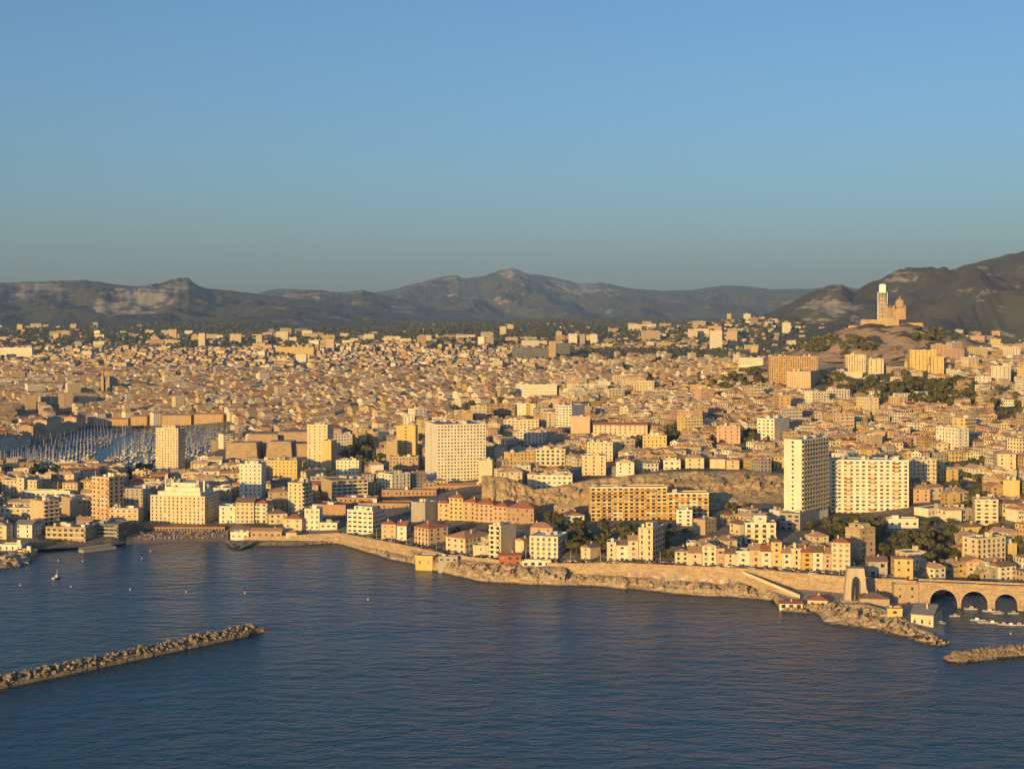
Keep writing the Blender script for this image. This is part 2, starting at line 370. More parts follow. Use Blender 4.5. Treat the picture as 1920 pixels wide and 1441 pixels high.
# quarry cliff
tops = [(903, 892), (920, 891), (945, 894), (965, 899), (985, 909), (1005, 917), (1040, 912), (1075, 905), (1110, 898), (1160, 893), (1200, 888), (1250, 884), (1300, 882), (1400, 882), (1440, 885), (1490, 890)]
cl_b, cl_t = [], []
for px, py in tops:
    yt = float(np.interp(px, [903, 1110, 1300, 1490], [1070, 1074, 1092, 1102])); yb = float(np.interp(px, [903, 1110, 1300, 1490], [1046, 1050, 1034, 1034]))
    cl_t.append(wp(px, yt, PZ(py, yt))); cl_b.append(wp(px, yb, T1(PX(px, yb), yb) - 1.5))
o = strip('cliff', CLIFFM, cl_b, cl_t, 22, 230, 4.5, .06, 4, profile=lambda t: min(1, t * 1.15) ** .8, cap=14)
tag(o, 'bare ochre quarry cliff below the hilltop houses', kind='structure')
for p in o.data.polygons: p.use_smooth = False
# sea wall under the corniche road
def edge_pts(px0, px1, off, dz, n=60):
    r = []
    for px in np.linspace(px0, px1, n):
        y, z = edge(px); r.append(wp(px, float(y) + off, float(z) + dz))
    return r
WALLSECT = [(436, 628, 'low pale quay wall between the beach and the white house', .2), (628, 800, 'smooth pale sea wall curving down from the beach', 1.2), (800, 1062, 'sea wall on the rocks below the seafront blocks', 4.0),
            (1062, 1400, 'long stone sea wall with painted patches', 2.0), (1400, 1724, 'sea wall beside the ramp and the memorial', 2.0)]
for a, c, lab, zb in WALLSECT:
    e = empty('sea_wall', wp((a + c) / 2, float(edge((a + c) / 2)[0]), 0), 0, lab, 'wall')
    e_inv = Vector(e.location)
    fr = [tuple(Vector((x, y, zb - 2)) - e_inv) for x, y, z in edge_pts(a, c, -1.6, 0)]
    bk = [tuple(Vector(q) - e_inv) for q in edge_pts(a, c, 0, .1)]
    strip('wall_face', STONE, fr, bk, 4, 60, 0, 1, 0, parent=e)
    mb = MB()
    pts = edge_pts(a, c, 0, 0)
    for (p, q) in zip(pts[:-1], pts[1:]):
        p = Vector(p) - e_inv; q = Vector(q) - e_inv; u = Vector((0, .5, 0)); h = Vector((0, 0, 1.0)); d = Vector((0, -.15, -.3))
        mb.quad(p + d, q + d, q + d + h * 1.3, p + d + h * 1.3); mb.quad(p + d + h * 1.3, q + d + h * 1.3, q + u + h, p + u + h); mb.quad(q + u, p + u, p + u + h, q + u + h)
    mb.build('parapet', STONE, e)
    if a == 1062:
        for k in range(16):
            px = 1180 + k * 12.5 + rnd.uniform(-3, 3); y, z = edge(px); y = float(y); ww = rnd.uniform(2, 3.6) / 2; hh = rnd.uniform(2.2, 4.5); z0 = rnd.uniform(3.4, 5)
            y2, _ = edge(px + 4)
            mb = MB(); mm = simple('graffiti_paint', rnd.choice([(.35, .22, .3), (.2, .3, .36), (.42, .2, .15), (.3, .33, .2), (.5, .45, .4), (.22, .2, .3)]), .8)
            pts = []
            for q in range(9):
                t = 2 * math.pi * q / 9; r = rnd.uniform(.7, 1.1)
                xx = ww * r * math.cos(t); zz = hh / 2 * r * math.sin(t) + z0 + hh / 2
                f = (zz - (zb - 2)) / (float(z) + .1 - (zb - 2)); yy = y - 1.6 * (1 - f) - .12 + xx * float((y2 - y) / (4 / F * y))
                pts.append(tuple(Vector((PX(px, y) + xx, yy, zz)) - e_inv))
            mb.quad(*pts); mb.build('graffiti', mm, e)
SHORE = [(628, 1016), (665, 1028), (700, 1038), (740, 1052), (775, 1057), (800, 1066), (830, 1073), (870, 1083), (905, 1090), (950, 1092), (1000, 1096), (1060, 1097), (1110, 1098), (1160, 1103), (1200, 1105), (1260, 1112), (1330, 1118), (1370, 1119), (1450, 1125), (1480, 1122)]
def shore_seg(a, c): return [wpy(px, py, -1.5 * 0) for px, py in SHORE if a <= px <= c]
for a, c, hi, am, lab in ((628, 776, 2.6, 2.2, 'low brown boulder slope at the foot of the sea wall'), (770, 1062, 8.6, 4.2, 'golden limestone shore cliff under the seafront blocks'),
                          (1060, 1480, 5.0, 3.4, 'rocky limestone shelf below the painted sea wall')):
    fr = [(x, y - 1, -1.2) for x, y, z in shore_seg(a, c)]
    bk = []
    for px in np.linspace(a, c, 40):
        y, z = edge(px); bk.append(wp(px, float(y) - 1.0, min(hi + 1.6 * fbm(px * .03, 0, a, 3), float(z) - 1)))
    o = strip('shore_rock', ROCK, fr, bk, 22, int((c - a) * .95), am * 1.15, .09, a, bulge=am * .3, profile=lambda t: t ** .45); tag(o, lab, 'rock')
# promontory, platform and left headland
fr = [wpy(px, py) for px, py in [(1452, 1128), (1462, 1147), (1500, 1149), (1530, 1149), (1540, 1166), (1575, 1172), (1620, 1180), (1680, 1192), (1700, 1199), (1740, 1209), (1772, 1210)]]
fr = [(x, y - 1, -1) for x, y, z in fr]
bk = [wp(1440, 824, 5), wp(1480, 806, 2.4), wp(1540, 796, 2.8), wp(1570, 788, 4.6), wp(1620, 777, 6.5), wp(1680, 765, 3.6), wp(1720, 742, 2.2), wp(1776, 714, .2)]
o = strip('shore_rock', ROCK, fr, bk, 26, 260, 4.6, .11, 77, bulge=1.8, profile=lambda t: t ** .5, cap=None); tag(o, 'ribbed limestone promontory jutting out below the memorial arch', 'rock')
mb = MB()   # terrace fill behind the promontory
tp = [wp(1440, 824, 5), wp(1480, 806, 2.4), wp(1540, 796, 2.8), wp(1570, 788, 4.6), wp(1620, 777, 4.6), wp(1680, 765, 3.6), wp(1720, 742, 2.2), wp(1776, 714, .2), wp(1768, 745, .6), wp(1752, 790, 1.2), wp(1724, 806, 3.5), wp(1600, 816, 4.6), wp(1500, 827, 5)]
mb.quad(*[(x, y, z - .25) for x, y, z in tp]); struct('shore_terrace', mb, CONC, 'paved terrace behind the promontory')
fr = [wpy(px, py) for px, py in [(-260, 1085), (-120, 1075), (0, 1070), (40, 1066), (64, 1058), (74, 1040), (76, 1030)]]; fr = [(x, y - 1, -1) for x, y, z in fr]
bk = [wp(-260, 985, 4), wp(-100, 985, 4), wp(0, 976, 3.2), wp(30, 975, 2.8), wp(50, 982, 2.4), wp(66, 988, 1.8), wp(74, 994, 1.5)]
o = strip('shore_rock', ROCK, fr, bk, 22, 130, 4.2, .1, 51, bulge=3, profile=lambda t: min(1, 1.5 * t) ** .6); tag(o, 'low brown rocky headland with terraces in the left corner of the bay', 'rock')
fr = [wpy(px, py) for px, py in [(422, 1018), (424, 1032), (440, 1035), (455, 1024), (470, 1026), (560, 1024), (632, 1018)]]; fr = [(x, y - .5, -.6) for x, y, z in fr]
bk = [wp(424, 1040, 1.2), wp(440, 1034, 1.6), wp(470, 1037, 1.6), wp(560, 1031, 2.2), wp(634, 1031, 2.2)]
o = strip('shore_rock', ROCKD, fr, bk, 9, 90, 1.6, .15, 63, bulge=.5, profile=lambda t: t ** .6); tag(o, 'narrow stony shelf with a small reef beside the beach', 'rock')
mb = MB()   # concrete mole of the yacht basin
for (a, c) in (((150, 1009, 0), (214, 1009, 0)),):
    p, q = Vector(wp(152, 990, 0)), Vector(wp(213, 1008, 0)); d = (q - p).normalized(); nrm = Vector((-d.y, d.x, 0))
    pr = [p - nrm * 3, q - nrm * 3, q + nrm * 3, p + nrm * 3]
    for i in range(4):
        a1, b1 = pr[i], pr[(i + 1) % 4]; mb.quad((a1.x, a1.y, -2), (b1.x, b1.y, -2), (b1.x, b1.y, 1.8), (a1.x, a1.y, 1.8))
    mb.quad(*[(v.x, v.y, 1.8) for v in pr])
    for i in range(2):
        a1, b1 = pr[2 + i * 0], pr[3]
    mb.quad((pr[3].x, pr[3].y, 1.8), (pr[2].x, pr[2].y, 1.8), (pr[2].x, pr[2].y, 3), (pr[3].x, pr[3].y, 3))
tag(mb.build('mole', CONC), 'short concrete mole closing the small basin left of the beach', 'mole')

# beach
mb = MB(); prev = None
for px in np.linspace(236, 428, 40):
    y, z = edge(px); y = float(y); a = (*wp(px, y - 14 - 2 * math.sin(px * .05), -.5),); c = wp(px, y + 22, max(T1(PX(px, y + 22), y + 22), 2.2) + .15)
    mid = wp(px, y + 2, .9)
    if prev: mb.quad(prev[0], a, mid, prev[1]); mb.quad(prev[1], mid, c, prev[2])
    prev = (a, mid, c)
struct('beach', mb, SAND, 'brown sandy beach in front of the big white block')

# corniche road, pavement
def ribbon(px0, px1, o0, o1, dz, name, mat, n=120, kerb=0):
    mb = MB(); pr = None
    for px in np.linspace(px0, px1, n):
        y, z = edge(px); y = float(y); z = float(z)
        a, c = wp(px, y + o0, z + dz), wp(px, y + o1, z + dz)
        if pr:
            mb.quad(pr[0], a, c, pr[1])
            if kerb: mb.quad((pr[1][0], pr[1][1], pr[1][2] - kerb), (c[0], c[1], c[2] - kerb), c, pr[1]); mb.quad((pr[0][0], pr[0][1], pr[0][2] - kerb), (a[0], a[1], a[2] - kerb), a, pr[0])
        pr = (a, c)
    return struct(name, mb, mat)
ribbon(632, 1722, .3, 3, .27, 'pavement', PAVE, kerb=.15)
ribbon(632, 1722, 2.9, 12.5, .12, 'road', ASPH)
ribbon(632, 1722, 12.3, 14.5, .27, 'pavement', PAVE, kerb=.15)
mb = MB()
for k in range(180):
    px = 640 + k * 6; y, z = edge(px); y2, z2 = edge(px + 2.5)
    mb.quad(wp(px, float(y) + 7.6, float(z) + .13), wp(px + 2.5, float(y2) + 7.6, float(z2) + .13), wp(px + 2.5, float(y2) + 7.8, float(z2) + .13), wp(px, float(y) + 7.8, float(z) + .13))
struct('road_markings', mb, WHITE)

# ---------------------------------------------------------------- buildings
FOOT = []      # footprints: cx, cy, half w, half d, theta
RECT = []      # what the viewer sees of the named buildings: px0, px1, py top, py bottom, distance
def face_windows(mb, w, z0, h, floors, style, frame, sh=False):
    """panes on one facade; frame maps (u along the wall, z, proud) to a point"""
    if style in ('x', None): return
    sp, ww, wh = {'g': (3.0, 1.0, 1.45), 'd': (2.6, 1.35, 1.2), 'r': (3.2, 2.5, 1.2), 'b': (3.6, 2.1, 1.9), 'n': (w, 1.5, 1.3), 't': (3.2, 1.0, 1.9), 's': (4.4, 1.1, 1.45), 'w': (3.6, 1.8, 1.2)}[style]
    nc = 1 if style == 'n' else max(1, int((w - .8) / sp)); pitch = w / nc; fh = h / floors
    wh = min(wh, fh * .68)
    for f in range(floors):
        zc = z0 + fh * (f + .52)
        for c in range(nc):
            if style in 'gs' and rnd.random() < .04: continue
            u = pitch * (c + .5); jj = rnd.random()
            hh = wh * (1 if jj > .34 else (.7 if jj > .2 else (.35 if jj > .08 else .02)))
            mb.quad(frame(u - ww / 2, zc - wh / 2 + (wh - hh) * 0, .06), frame(u + ww / 2, zc - wh / 2, .06), frame(u + ww / 2, zc - wh / 2 + hh, .06), frame(u - ww / 2, zc - wh / 2 + hh, .06), m=0)
            if hh < wh:
                mb.quad(frame(u - ww / 2, zc - wh / 2 + hh, .07), frame(u + ww / 2, zc - wh / 2 + hh, .07), frame(u + ww / 2, zc + wh / 2, .07), frame(u - ww / 2, zc + wh / 2, .07), m=1)
            if sh:
                for sgn in (-1, 1):
                    a = u + sgn * ww / 2; c2 = a + sgn * ww * .4; a, c2 = min(a, c2), max(a, c2)
                    mb.quad(frame(a, zc - wh / 2, .09), frame(c2, zc - wh / 2, .09), frame(c2, zc + wh / 2, .09), frame(a, zc + wh / 2, .09), m=1)
def roof_mesh(kind, x0, x1, y0, y1, z, pitch=.42, ov=.45):
    mb = MB(); x0 -= ov; x1 += ov; y0 -= ov; y1 += ov; W, D = x1 - x0, y1 - y0
    mb.box(x0, x1, y0, y1, z - .05, z + .22, bottom=True)
    z += .22; along_x = W >= D
    if kind == 'gabley': along_x = False
    if kind == 'gablex': along_x = True
    hgt = (D if along_x else W) / 2 * pitch
    ins = (D if along_x else W) / 2 if kind == 'hip' else 0
    if along_x: r0, r1 = (x0 + ins, (y0 + y1) / 2, z + hgt), (x1 - ins, (y0 + y1) / 2, z + hgt)
    else: r0, r1 = ((x0 + x1) / 2, y0 + ins, z + hgt), ((x0 + x1) / 2, y1 - ins, z + hgt)
    A, B, C, D_ = (x0, y0, z), (x1, y0, z), (x1, y1, z), (x0, y1, z)
    if along_x: mb.quad(A, B, r1, r0); mb.quad(C, D_, r0, r1); mb.quad(B, C, r1); mb.quad(D_, A, r0)
    else: mb.quad(B, C, r1, r0); mb.quad(D_, A, r0, r1); mb.quad(A, B, r0); mb.quad(C, D_, r1)
    return mb, hgt + .22
def make(root, w, d, h, o):
    """fills a building root; local x = along the front from -w/2 to w/2, y = depth, z from 0"""
    x0, x1, y0, y1 = -w / 2, w / 2, -d / 2, d / 2
    fl = o.get('fl') or max(1, round(h / 3.0)); wall = WM[o.get('c', 'cream')]
    mb = MB(); mb.box(x0, x1, y0, y1, -9, h); mb.build('wall', wall, root)
    rk = o.get('roof', 'flat'); rc = o.get('rc', 'gravel' if rk == 'flat' else 'terra')
    if rk == 'flat':
        mb = MB(); t = .35; ph = .7
        for (a, b_, c, e) in ((x0 - .12, x1 + .12, y0 - .12, y0 + t), (x0 - .12, x1 + .12, y1 - t, y1 + .12), (x0 - .12, x0 + t, y0 + t, y1 - t), (x1 - t, x1 + .12, y0 + t, y1 - t)): mb.box(a, b_, c, e, h - .3, h + ph, bottom=True)
        mb.build('parapet', WM[o.get('pc', o.get('c', 'cream'))], root)
        mb = MB(); mb.box(x0 + t, x1 - t, y0 + t, y1 - t, h - .1, h + .08); r = mb.build('roof', RM[rc], root)
        nk = o.get('clutter', 2 if w * d > 150 else 1)
        for k in range(nk):
            a, c = rnd.uniform(1.2, min(4, w * .3)), rnd.uniform(1.2, min(4, d * .3)); hx = rnd.uniform(x0 + a, x1 - a); hy = rnd.uniform(y0 + c, y1 - c)
            mb = MB(); mb.box(hx - a / 2, hx + a / 2, hy - c / 2, hy + c / 2, h + .05, h + rnd.uniform(1.2, 3.0)); mb.build('rooftop_unit', rnd.choice([WM['white'], WM['cream'], WM['grey']]), r)
        for k in range(o.get('mast', 0)):
            hx = rnd.uniform(x0 + 1, x1 - 1); hy = rnd.uniform(y0 + 1, y1 - 1); mb = MB(); mb.bar((hx, hy, h), (hx, hy, h + rnd.uniform(3, 6)), .15); mb.build('antenna', STEEL, r)
        if o.get('pent'):
            pw, pd, ph2 = o['pent']; mb = MB(); mb.box(-w * pw / 2, w * pw / 2, -d * pd / 2 + d * .05, d * pd / 2 + d * .02, h + .05, h + ph2); p = mb.build('penthouse', wall, root)
            mb = MB(); face_windows(mb, w * pw, h + .3, ph2 - .3, 1, 'w', lambda u, z, q: (-w * pw / 2 + u, -d * pd / 2 + d * .05 - q, z))
            if mb.f: tag(mb.build('window', [GLASS, SHUT], p), None, kind='stuff')
    else:
        mb, rh = roof_mesh(rk, x0, x1, y0, y1, h, o.get('pitch', .4)); r = mb.build('roof', [RM[rc]], root)
        if rk.startswith('gable') and True:
            mb = MB(); ax = (w >= d and rk != 'gabley') or rk == 'gablex'
            hh = (d if ax else w) / 2 * o.get('pitch', .4)
            if ax:
                for x in (x0, x1): mb.quad((x, y0, h), (x, y1, h), (x, 0, h + hh + .15))
            else:
                for y in (y0, y1): mb.quad((x0, y, h), (x1, y, h), (0, y, h + hh + .15))
            mb.build('gable', wall, root)
        for k in range(o.get('chim', 1)):
            hx = rnd.uniform(x0 * .6, x1 * .6); hy = rnd.uniform(y0 * .5, y1 * .5); mb = MB(); mb.box(hx - .4, hx + .4, hy - .5, hy + .5, h + .3, h + rh + .9); mb.build('chimney', WM['peach'], r)
    fs_ = o.get('f', 'g'); rs = o.get('r', 'g'); ls = o.get('l', rs); sh = o.get('sh', False)
    glm = [o.get('glass', GLASS), o.get('shut', SHUT)]
    fr = {'f': (w, lambda u, z, q: (x0 + u, y0 - q, z), fs_), 'r': (d, lambda u, z, q: (x1 + q, y0 + u, z), rs), 'l': (d, lambda u, z, q: (x0 - q, y1 - u, z), ls), 'k': (w, lambda u, z, q: (x1 - u, y1 + q, z), o.get('k', 'x'))}
    mb = MB()
    for k, (wd, fn, st) in fr.items(): face_windows(mb, wd, 0, h, fl, st, fn, sh)
    if mb.f: tag(mb.build('window', glm, root), None, kind='stuff')
    bc = WM[o.get('bc', 'white')]; fh = h / fl
    for k in o.get('bal', ''):
        wd, fn, st = fr[k]
        for f in range(1 if fl > 2 else 0, fl):
            mb = MB(); z = fh * f
            if o.get('bcs'):
                nb = max(1, round(wd / 7.0))
                for bi in range(nb):
                    mb = MB(); a, b_ = wd * bi / nb + .25, wd * (bi + 1) / nb - .25; q = 1.2 + rnd.choice((0, .25)); P = [fn(a, z, 0), fn(b_, z, 0), fn(b_, z, q), fn(a, z, q)]; up = lambda p, t: (p[0], p[1], p[2] + t); hb = rnd.choice((.9, 1.0, 1.2))
                    mb.quad(*[up(p, .02) for p in P]); mb.quad(P[3], P[2], up(P[2], hb), up(P[3], hb)); mb.quad(P[0], P[3], up(P[3], hb), up(P[0], hb)); mb.quad(P[2], P[1], up(P[1], hb), up(P[2], hb)); mb.quad(*[up(p, -.12) for p in P[::-1]])
                    mb.build('balcony', WM[rnd.choice(o['bcs'])], root)
                continue
            a, b_ = .5, wd - .5; q = 1.2
            P = [fn(a, z, .0), fn(b_, z, .0), fn(b_, z, q), fn(a, z, q)]
            up = lambda p, t: (p[0], p[1], p[2] + t)
            mb.quad(*[up(p, .02) for p in P]); mb.quad(P[3], P[2], up(P[2], 1.0), up(P[3], 1.0)); mb.quad(P[0], P[3], up(P[3], 1.0), up(P[0], 1.0)); mb.quad(P[2], P[1], up(P[1], 1.0), up(P[2], 1.0)); mb.quad(*[up(p, -.12) for p in P[::-1]])
            mb.quad(up(P[2], 1.0), up(P[3], 1.0), up(fn(a, z, q - .12), 1.0), up(fn(b_, z, q - .12), 1.0))
            mb.build('balcony', bc, root)
    if o.get('band'):
        for f in range(1, fl + 1):
            mb = MB(); z = fh * f - .15; mb.box(x0 - .12, x1 + .12, y0 - .12, y1 + .12, z, z + .3, bottom=True); mb.build('floor_band', WM[o['band']], root)
    if o.get('door'):
        mb = MB(); dx = rnd.uniform(x0 * .5, x1 * .5); mb.quad((dx - .7, y0 - .1, 0), (dx + .7, y0 - .1, 0), (dx + .7, y0 - .1, 2.3), (dx - .7, y0 - .1, 2.3)); mb.build('door', simple('door_paint', rnd.choice([(.12, .08, .05), (.05, .1, .16), (.2, .05, .03)]), .6), root)
    return root
def B(label, pl, pc, pr, pyb, pyt, th, o=None, name='apartment_block', cat='building', dR=None, dL=None, Y=None):
    """a building from its visible near corner: left edge, corner and right edge columns, ground row and eaves row"""
    o = o or {}
    if Y is None: Y = hit(pc, pyb)
    t = R(th); C = np.array([PX(pc, Y), Y]); zb = PZ(pyb, Y)
    u = (pl - 960) / F; wl = (C[0] - u * C[1]) / (math.cos(t) + u * math.sin(t))
    if dL: wl = dL
    u2 = (pr - 960) / F
    wr = dR or (u2 * C[1] - C[0]) / (math.sin(t) - u2 * math.cos(t))
    wr = min(max(wr, 4), 90); wl = min(max(wl, 4), 110)
    h = (pyb - pyt) * Y / F
    cen = C + np.array([-math.cos(t), math.sin(t)]) * wl / 2 + np.array([math.sin(t), math.cos(t)]) * wr / 2
    root = empty(name, (cen[0], cen[1], zb), -t, label, cat)
    make(root, wl, wr, h, o)
    FOOT.append((cen[0], cen[1], wl / 2 + 2, wr / 2 + 2, -t)); RECT.append((min(pl, pc), max(pr, pc), pyt, pyb, Y, label))
    return root
# --- the two big towers at right, the slab in the middle, the orange block
B('tall slab tower with blank pale end wall and balconied side right of the quarry', 1470, 1503, 1553, 966, 826, 38, dict(c='white', f='n', r='b', bal='r', bc='cream', fl=17, clutter=6, mast=4), 'tower_block', 'tower', Y=958)
t_ = B('wide white tower block with dark window bands and three reddish balcony columns', 1557, 1704, 1712, 973, 864, 5, dict(c='white', f='w', r='x', fl=15, clutter=9, mast=4, pc='white'), 'tower_block', 'tower', dR=17, Y=1000)
h_, w_ = (973 - 864) * 1000 / F, (1704 - 1557) * 1000 / F
for kx in (-.27, .035, .33):
    for f in range(15):
        mb = MB(); z = h_ / 15 * f; x = kx * w_ ; mb.box(x - 2, x + 2, -8.5 - 1.1, -8.5 + .02, z + .1, z + 1.25, bottom=True); mb.build('balcony', rnd.choice([WM['brick'], WM['peach'], WM['pink'], WM['white'], WM['cream'], WM['brick'], WM['red']]), t_)
B('huge white slab with a dense window grid and pale end wall beside the quarry cliff', 797, 820, 911, 908, 797, 74, dict(c='white', f='n', r='d', fl=18, clutter=8, mast=5), 'tower_block', 'tower', Y=1246)
B('plain pale block stuck to the right foot of the white slab', 897, 923, 926, 906, 864, 6, dict(c='cream', f='x', r='x', clutter=2), dR=12, Y=1225)
B('long balcony block with orange and cream panels below the quarry, taller wing', 1107, 1251, 1257, 976, 914, -2, dict(c='yellow', f='b', r='x', bal='f', fl=9, bcs=['orange', 'cream', 'yellow', 'ochre', 'white', 'yellow', 'peach', 'brown'], pc='white', clutter=3), dR=14, Y=1008)
B('long balcony block with orange and cream panels below the quarry, lower wing', 1252, 1329, 1334, 976, 925, -2, dict(c='yellow', f='b', r='x', bal='f', fl=7, bcs=['orange', 'cream', 'yellow', 'ochre', 'white', 'peach'], pc='white', clutter=2), dR=13, Y=1006)
# --- left waterfront
B('long cream institution with a raised middle behind the low blocks at far left', 4, 69, 73, 926, 901, 3, dict(c='cream', f='g', clutter=2), dR=14)
B('raised centre of the long cream institution at far left', 32, 45, 46, 927, 897, 3, dict(c='cream', f='s'), dR=16)
B('small cream villa, first of three in a row near the left edge', 91, 109, 112, 921, 903, 6, dict(c='yellow', roof='hip', rc='brownroof', sh=True), 'villa', 'house', dR=10)
B('small cream villa, second of three in a row near the left edge', 117, 145, 148, 922, 905, 6, dict(c='cream', roof='hip', rc='brownroof', sh=True), 'villa', 'house', dR=10)
B('small yellow villa, third of three in a row, beside the slim tower', 149, 172, 175, 921, 902, 6, dict(c='yellow', roof='hip', rc='terra', sh=True), 'villa', 'house', dR=10)
B('long low white strip building before the three villas', 40, 131, 134, 934, 921, 4, dict(c='white', f='w', fl=1), dR=9)
B('apartment block with bright orange blank end and zigzag balconies facing the basin', 57, 82, 111, 986, 941, 38, dict(c='peach', f='x', r='b', bal='r', clutter=5))
B('low white block at the left edge of the picture', -30, 58, 60, 970, 953, 3, dict(c='cream', f='w', clutter=3), dR=12)
B('long shaded tan barrack block running back beside the slim tower', 115, 146, 186, 972, 938, 52, dict(c='tan', f='x', r='g', clutter=3))
B('slim shabby tower with pinkish panels left of the beach', 173, 204, 232, 976, 896, 30, dict(c='peach', f='w', r='b', bal='f', bcs=['peach', 'cream', 'pink'], clutter=4, mast=3), 'tower_block', 'tower')
B('small white block with red shutters left of the big white beach block', 205, 259, 263, 981, 954, 4, dict(c='cream', f='w', shut=WM['red'], clutter=4, mast=3, band='red'), dR=12)
B('long grey shaded block behind the red shuttered block', 235, 279, 284, 956, 917, 4, dict(c='grey', f='g', fl=6), dR=18)
r_ = B('massive white block above the beach with terraced roof', 282, 384, 412, 984, 932, 14, dict(c='cream', f='g', r='g', fl=8, clutter=0))
Yh = hit(384, 984); wB = 102 * Yh / F
for k, (dx, sc_, hh) in enumerate(((0, .86, 3.2), (.03, .7, 6.2), (.06, .52, 9.0))):
    mb = MB(); hB = 52 * Yh / F; mb.box(-wB * sc_ / 2 + dx * wB, wB * sc_ / 2 + dx * wB, -10 + 3 * k, 12, hB + .1 + (0 if k == 0 else 3 * k), hB + hh); mb.build('roof_terrace', WM['white'], r_)
for k in range(26):
    mb = MB(); x = rnd.uniform(-wB * .42, wB * .45); y = rnd.uniform(-8, 10); s_ = rnd.uniform(.8, 2.6); mb.box(x, x + s_, y, y + s_, hB + 2.5, hB + rnd.uniform(5, 11.5)); mb.build('rooftop_unit', WM[rnd.choice(['white', 'cream', 'grey'])], r_)
B('glassy dark terraced low building on the basin quay', 160, 222, 232, 1012, 984, 12, dict(c='darkgrey', f='r', r='r', bal='f', bc='grey', fl=4, pc='darkgrey'), 'seafront_building', dR=20)
B('low cream yacht club with deep roof terraces on the basin quay', 86, 160, 166, 1018, 990, 10, dict(c='tan', f='b', r='w', bal='f', bc='cream', fl=3, clutter=6), 'seafront_building', dR=18)
B('shaded white house behind the yacht club', 26, 60, 66, 1009, 984, 14, dict(c='white', f='s', roof='gable', rc='greyroof'), 'house', 'house', dR=12)
B('shaded house with lit gable end at the left edge behind the headland', -8, 12, 24, 1012, 985, 24, dict(c='cream', f='s', roof='gabley', rc='greyroof'), 'house', 'house')
B('white colonnaded pavilion on the headland at the left edge', -4, 40, 42, 1033, 1022, 4, dict(c='white', f='t', fl=1), 'pavilion', 'pavilion', dR=8, Y=985)
B('small yellow house on the headland rocks', 28, 58, 66, 1048, 1034, 16, dict(c='yellow', f='s', fl=1, clutter=2), 'house', 'house', dR=7, Y=972)
r_ = B('tall slender tower standing before the old harbour', 292, 334, 347, 888, 804, 24, dict(c='cream', f='g', r='g', fl=17, pent=(.6, .6, 3.2), clutter=2), 'tower_block', 'tower', Y=1462)
B('white tower with dotted windows behind the right end of the beach', 449, 490, 493, 944, 871, 4, dict(c='white', f='g', r='g', pent=(.6, .6, 2.6), clutter=2, mast=2), 'tower_block', 'tower', dR=16)
B('white four-storey house, leftmost of the row right of the beach', 411, 441, 443, 981, 950, 3, dict(c='white', f='s', door=1, clutter=2), 'town_house', 'house', dR=13)
B('cream town house with brown roof, second of the row right of the beach', 442, 476, 478, 981, 942, 3, dict(c='cream', f='g', roof='gablex', rc='brownroof', sh=True), 'town_house', 'house', dR=13)
B('cream balconied house, last of the row right of the beach', 478, 501, 513, 981, 944, 14, dict(c='cream', f='b', bal='f', r='g', roof='hip', rc='red'), 'town_house', 'house')
B('bright yellow apartment block between the two pale towers', 500, 557, 561, 898, 864, 8, dict(c='yellow', f='g', clutter=3, mast=2), dR=16)
B('tall cream tower with uneven windows right of the fort', 576, 614, 620, 882, 797, 14, dict(c='cream', f='s', r='x', clutter=3), 'tower_block', 'tower', dR=16, Y=1400)
B('lower blank yellow wing leaning on the cream tower by the fort', 604, 621, 626, 884, 827, 14, dict(c='yellow', f='x', r='x', clutter=1), 'tower_block', 'tower', dR=14, Y=1372)
B('white stepped block right of the cream fort tower', 630, 673, 676, 896, 864, 5, dict(c='white', f='g', clutter=4, mast=2), dR=14)
B('white block with dark irregular openings before the huge slab', 710, 734, 769, 925, 890, 50, dict(c='white', f='w', r='t', clutter=3))
B('narrow pale twin tower, the lower left one, left of the huge slab', 724, 745, 748, 866, 828, 8, dict(c='tan', f='x', r='x', clutter=1), 'tower_block', 'tower', dR=14, Y=1372)
B('ochre twin tower, the taller right one, left of the huge slab', 743, 779, 782, 866, 799, 5, dict(c='yellow', f='n', r='x', clutter=3), 'tower_block', 'tower', dR=14, Y=1395)
B('tan office block with window grid in front of the twin towers', 730, 784, 787, 884, 857, 4, dict(c='tan', f='d', clutter=2), dR=12, Y=1345)
B('slim cream tower with shaded balconied side above the small white seafront house', 540, 567, 585, 966, 907, 26, dict(c='cream', f='g', r='b', bal='r', clutter=3, mast=2), 'tower_block', 'tower')
B('apartment slab with rows of shaded balconies behind the pink barracks', 602, 622, 690, 943, 902, 66, dict(c='tan', f='x', r='b', bal='r', clutter=4))
B('pink brick barrack, leftmost, below the balconied slab', 586, 648, 656, 966, 948, 14, dict(c='brick', f='x', fl=2, rc='brownroof'), 'barrack', 'barrack', dR=18)
B('pink brick barrack with flat roof behind the white rounded block', 672, 768, 772, 966, 945, 4, dict(c='brick', f='t', fl=2, rc='brownroof', clutter=1), 'barrack', 'barrack', dR=16, Y=1120)
B('pink brick barrack, long upper one, left of the cliff', 716, 818, 822, 941, 920, 4, dict(c='brick', f='t', fl=2, rc='brownroof', clutter=1), 'barrack', 'barrack', dR=14, Y=1180)
B('orange brick barrack right below the huge white slab', 820, 906, 909, 932, 910, -4, dict(c='brick', f='t', fl=2, rc='brownroof', clutter=1), 'barrack', 'barrack', dR=14, Y=1205)
B('shaded pink barrack behind the leftmost one', 626, 706, 710, 953, 934, 4, dict(c='brick', f='t', fl=2, rc='brownroof'), 'barrack', 'barrack', dR=12, Y=1145)
B('white four-storey house at the start of the sea wall', 571, 599, 602, 1003, 955, 4, dict(c='white', f='g', fl=5, door=1), 'town_house', 'house', dR=12, Y=1050)
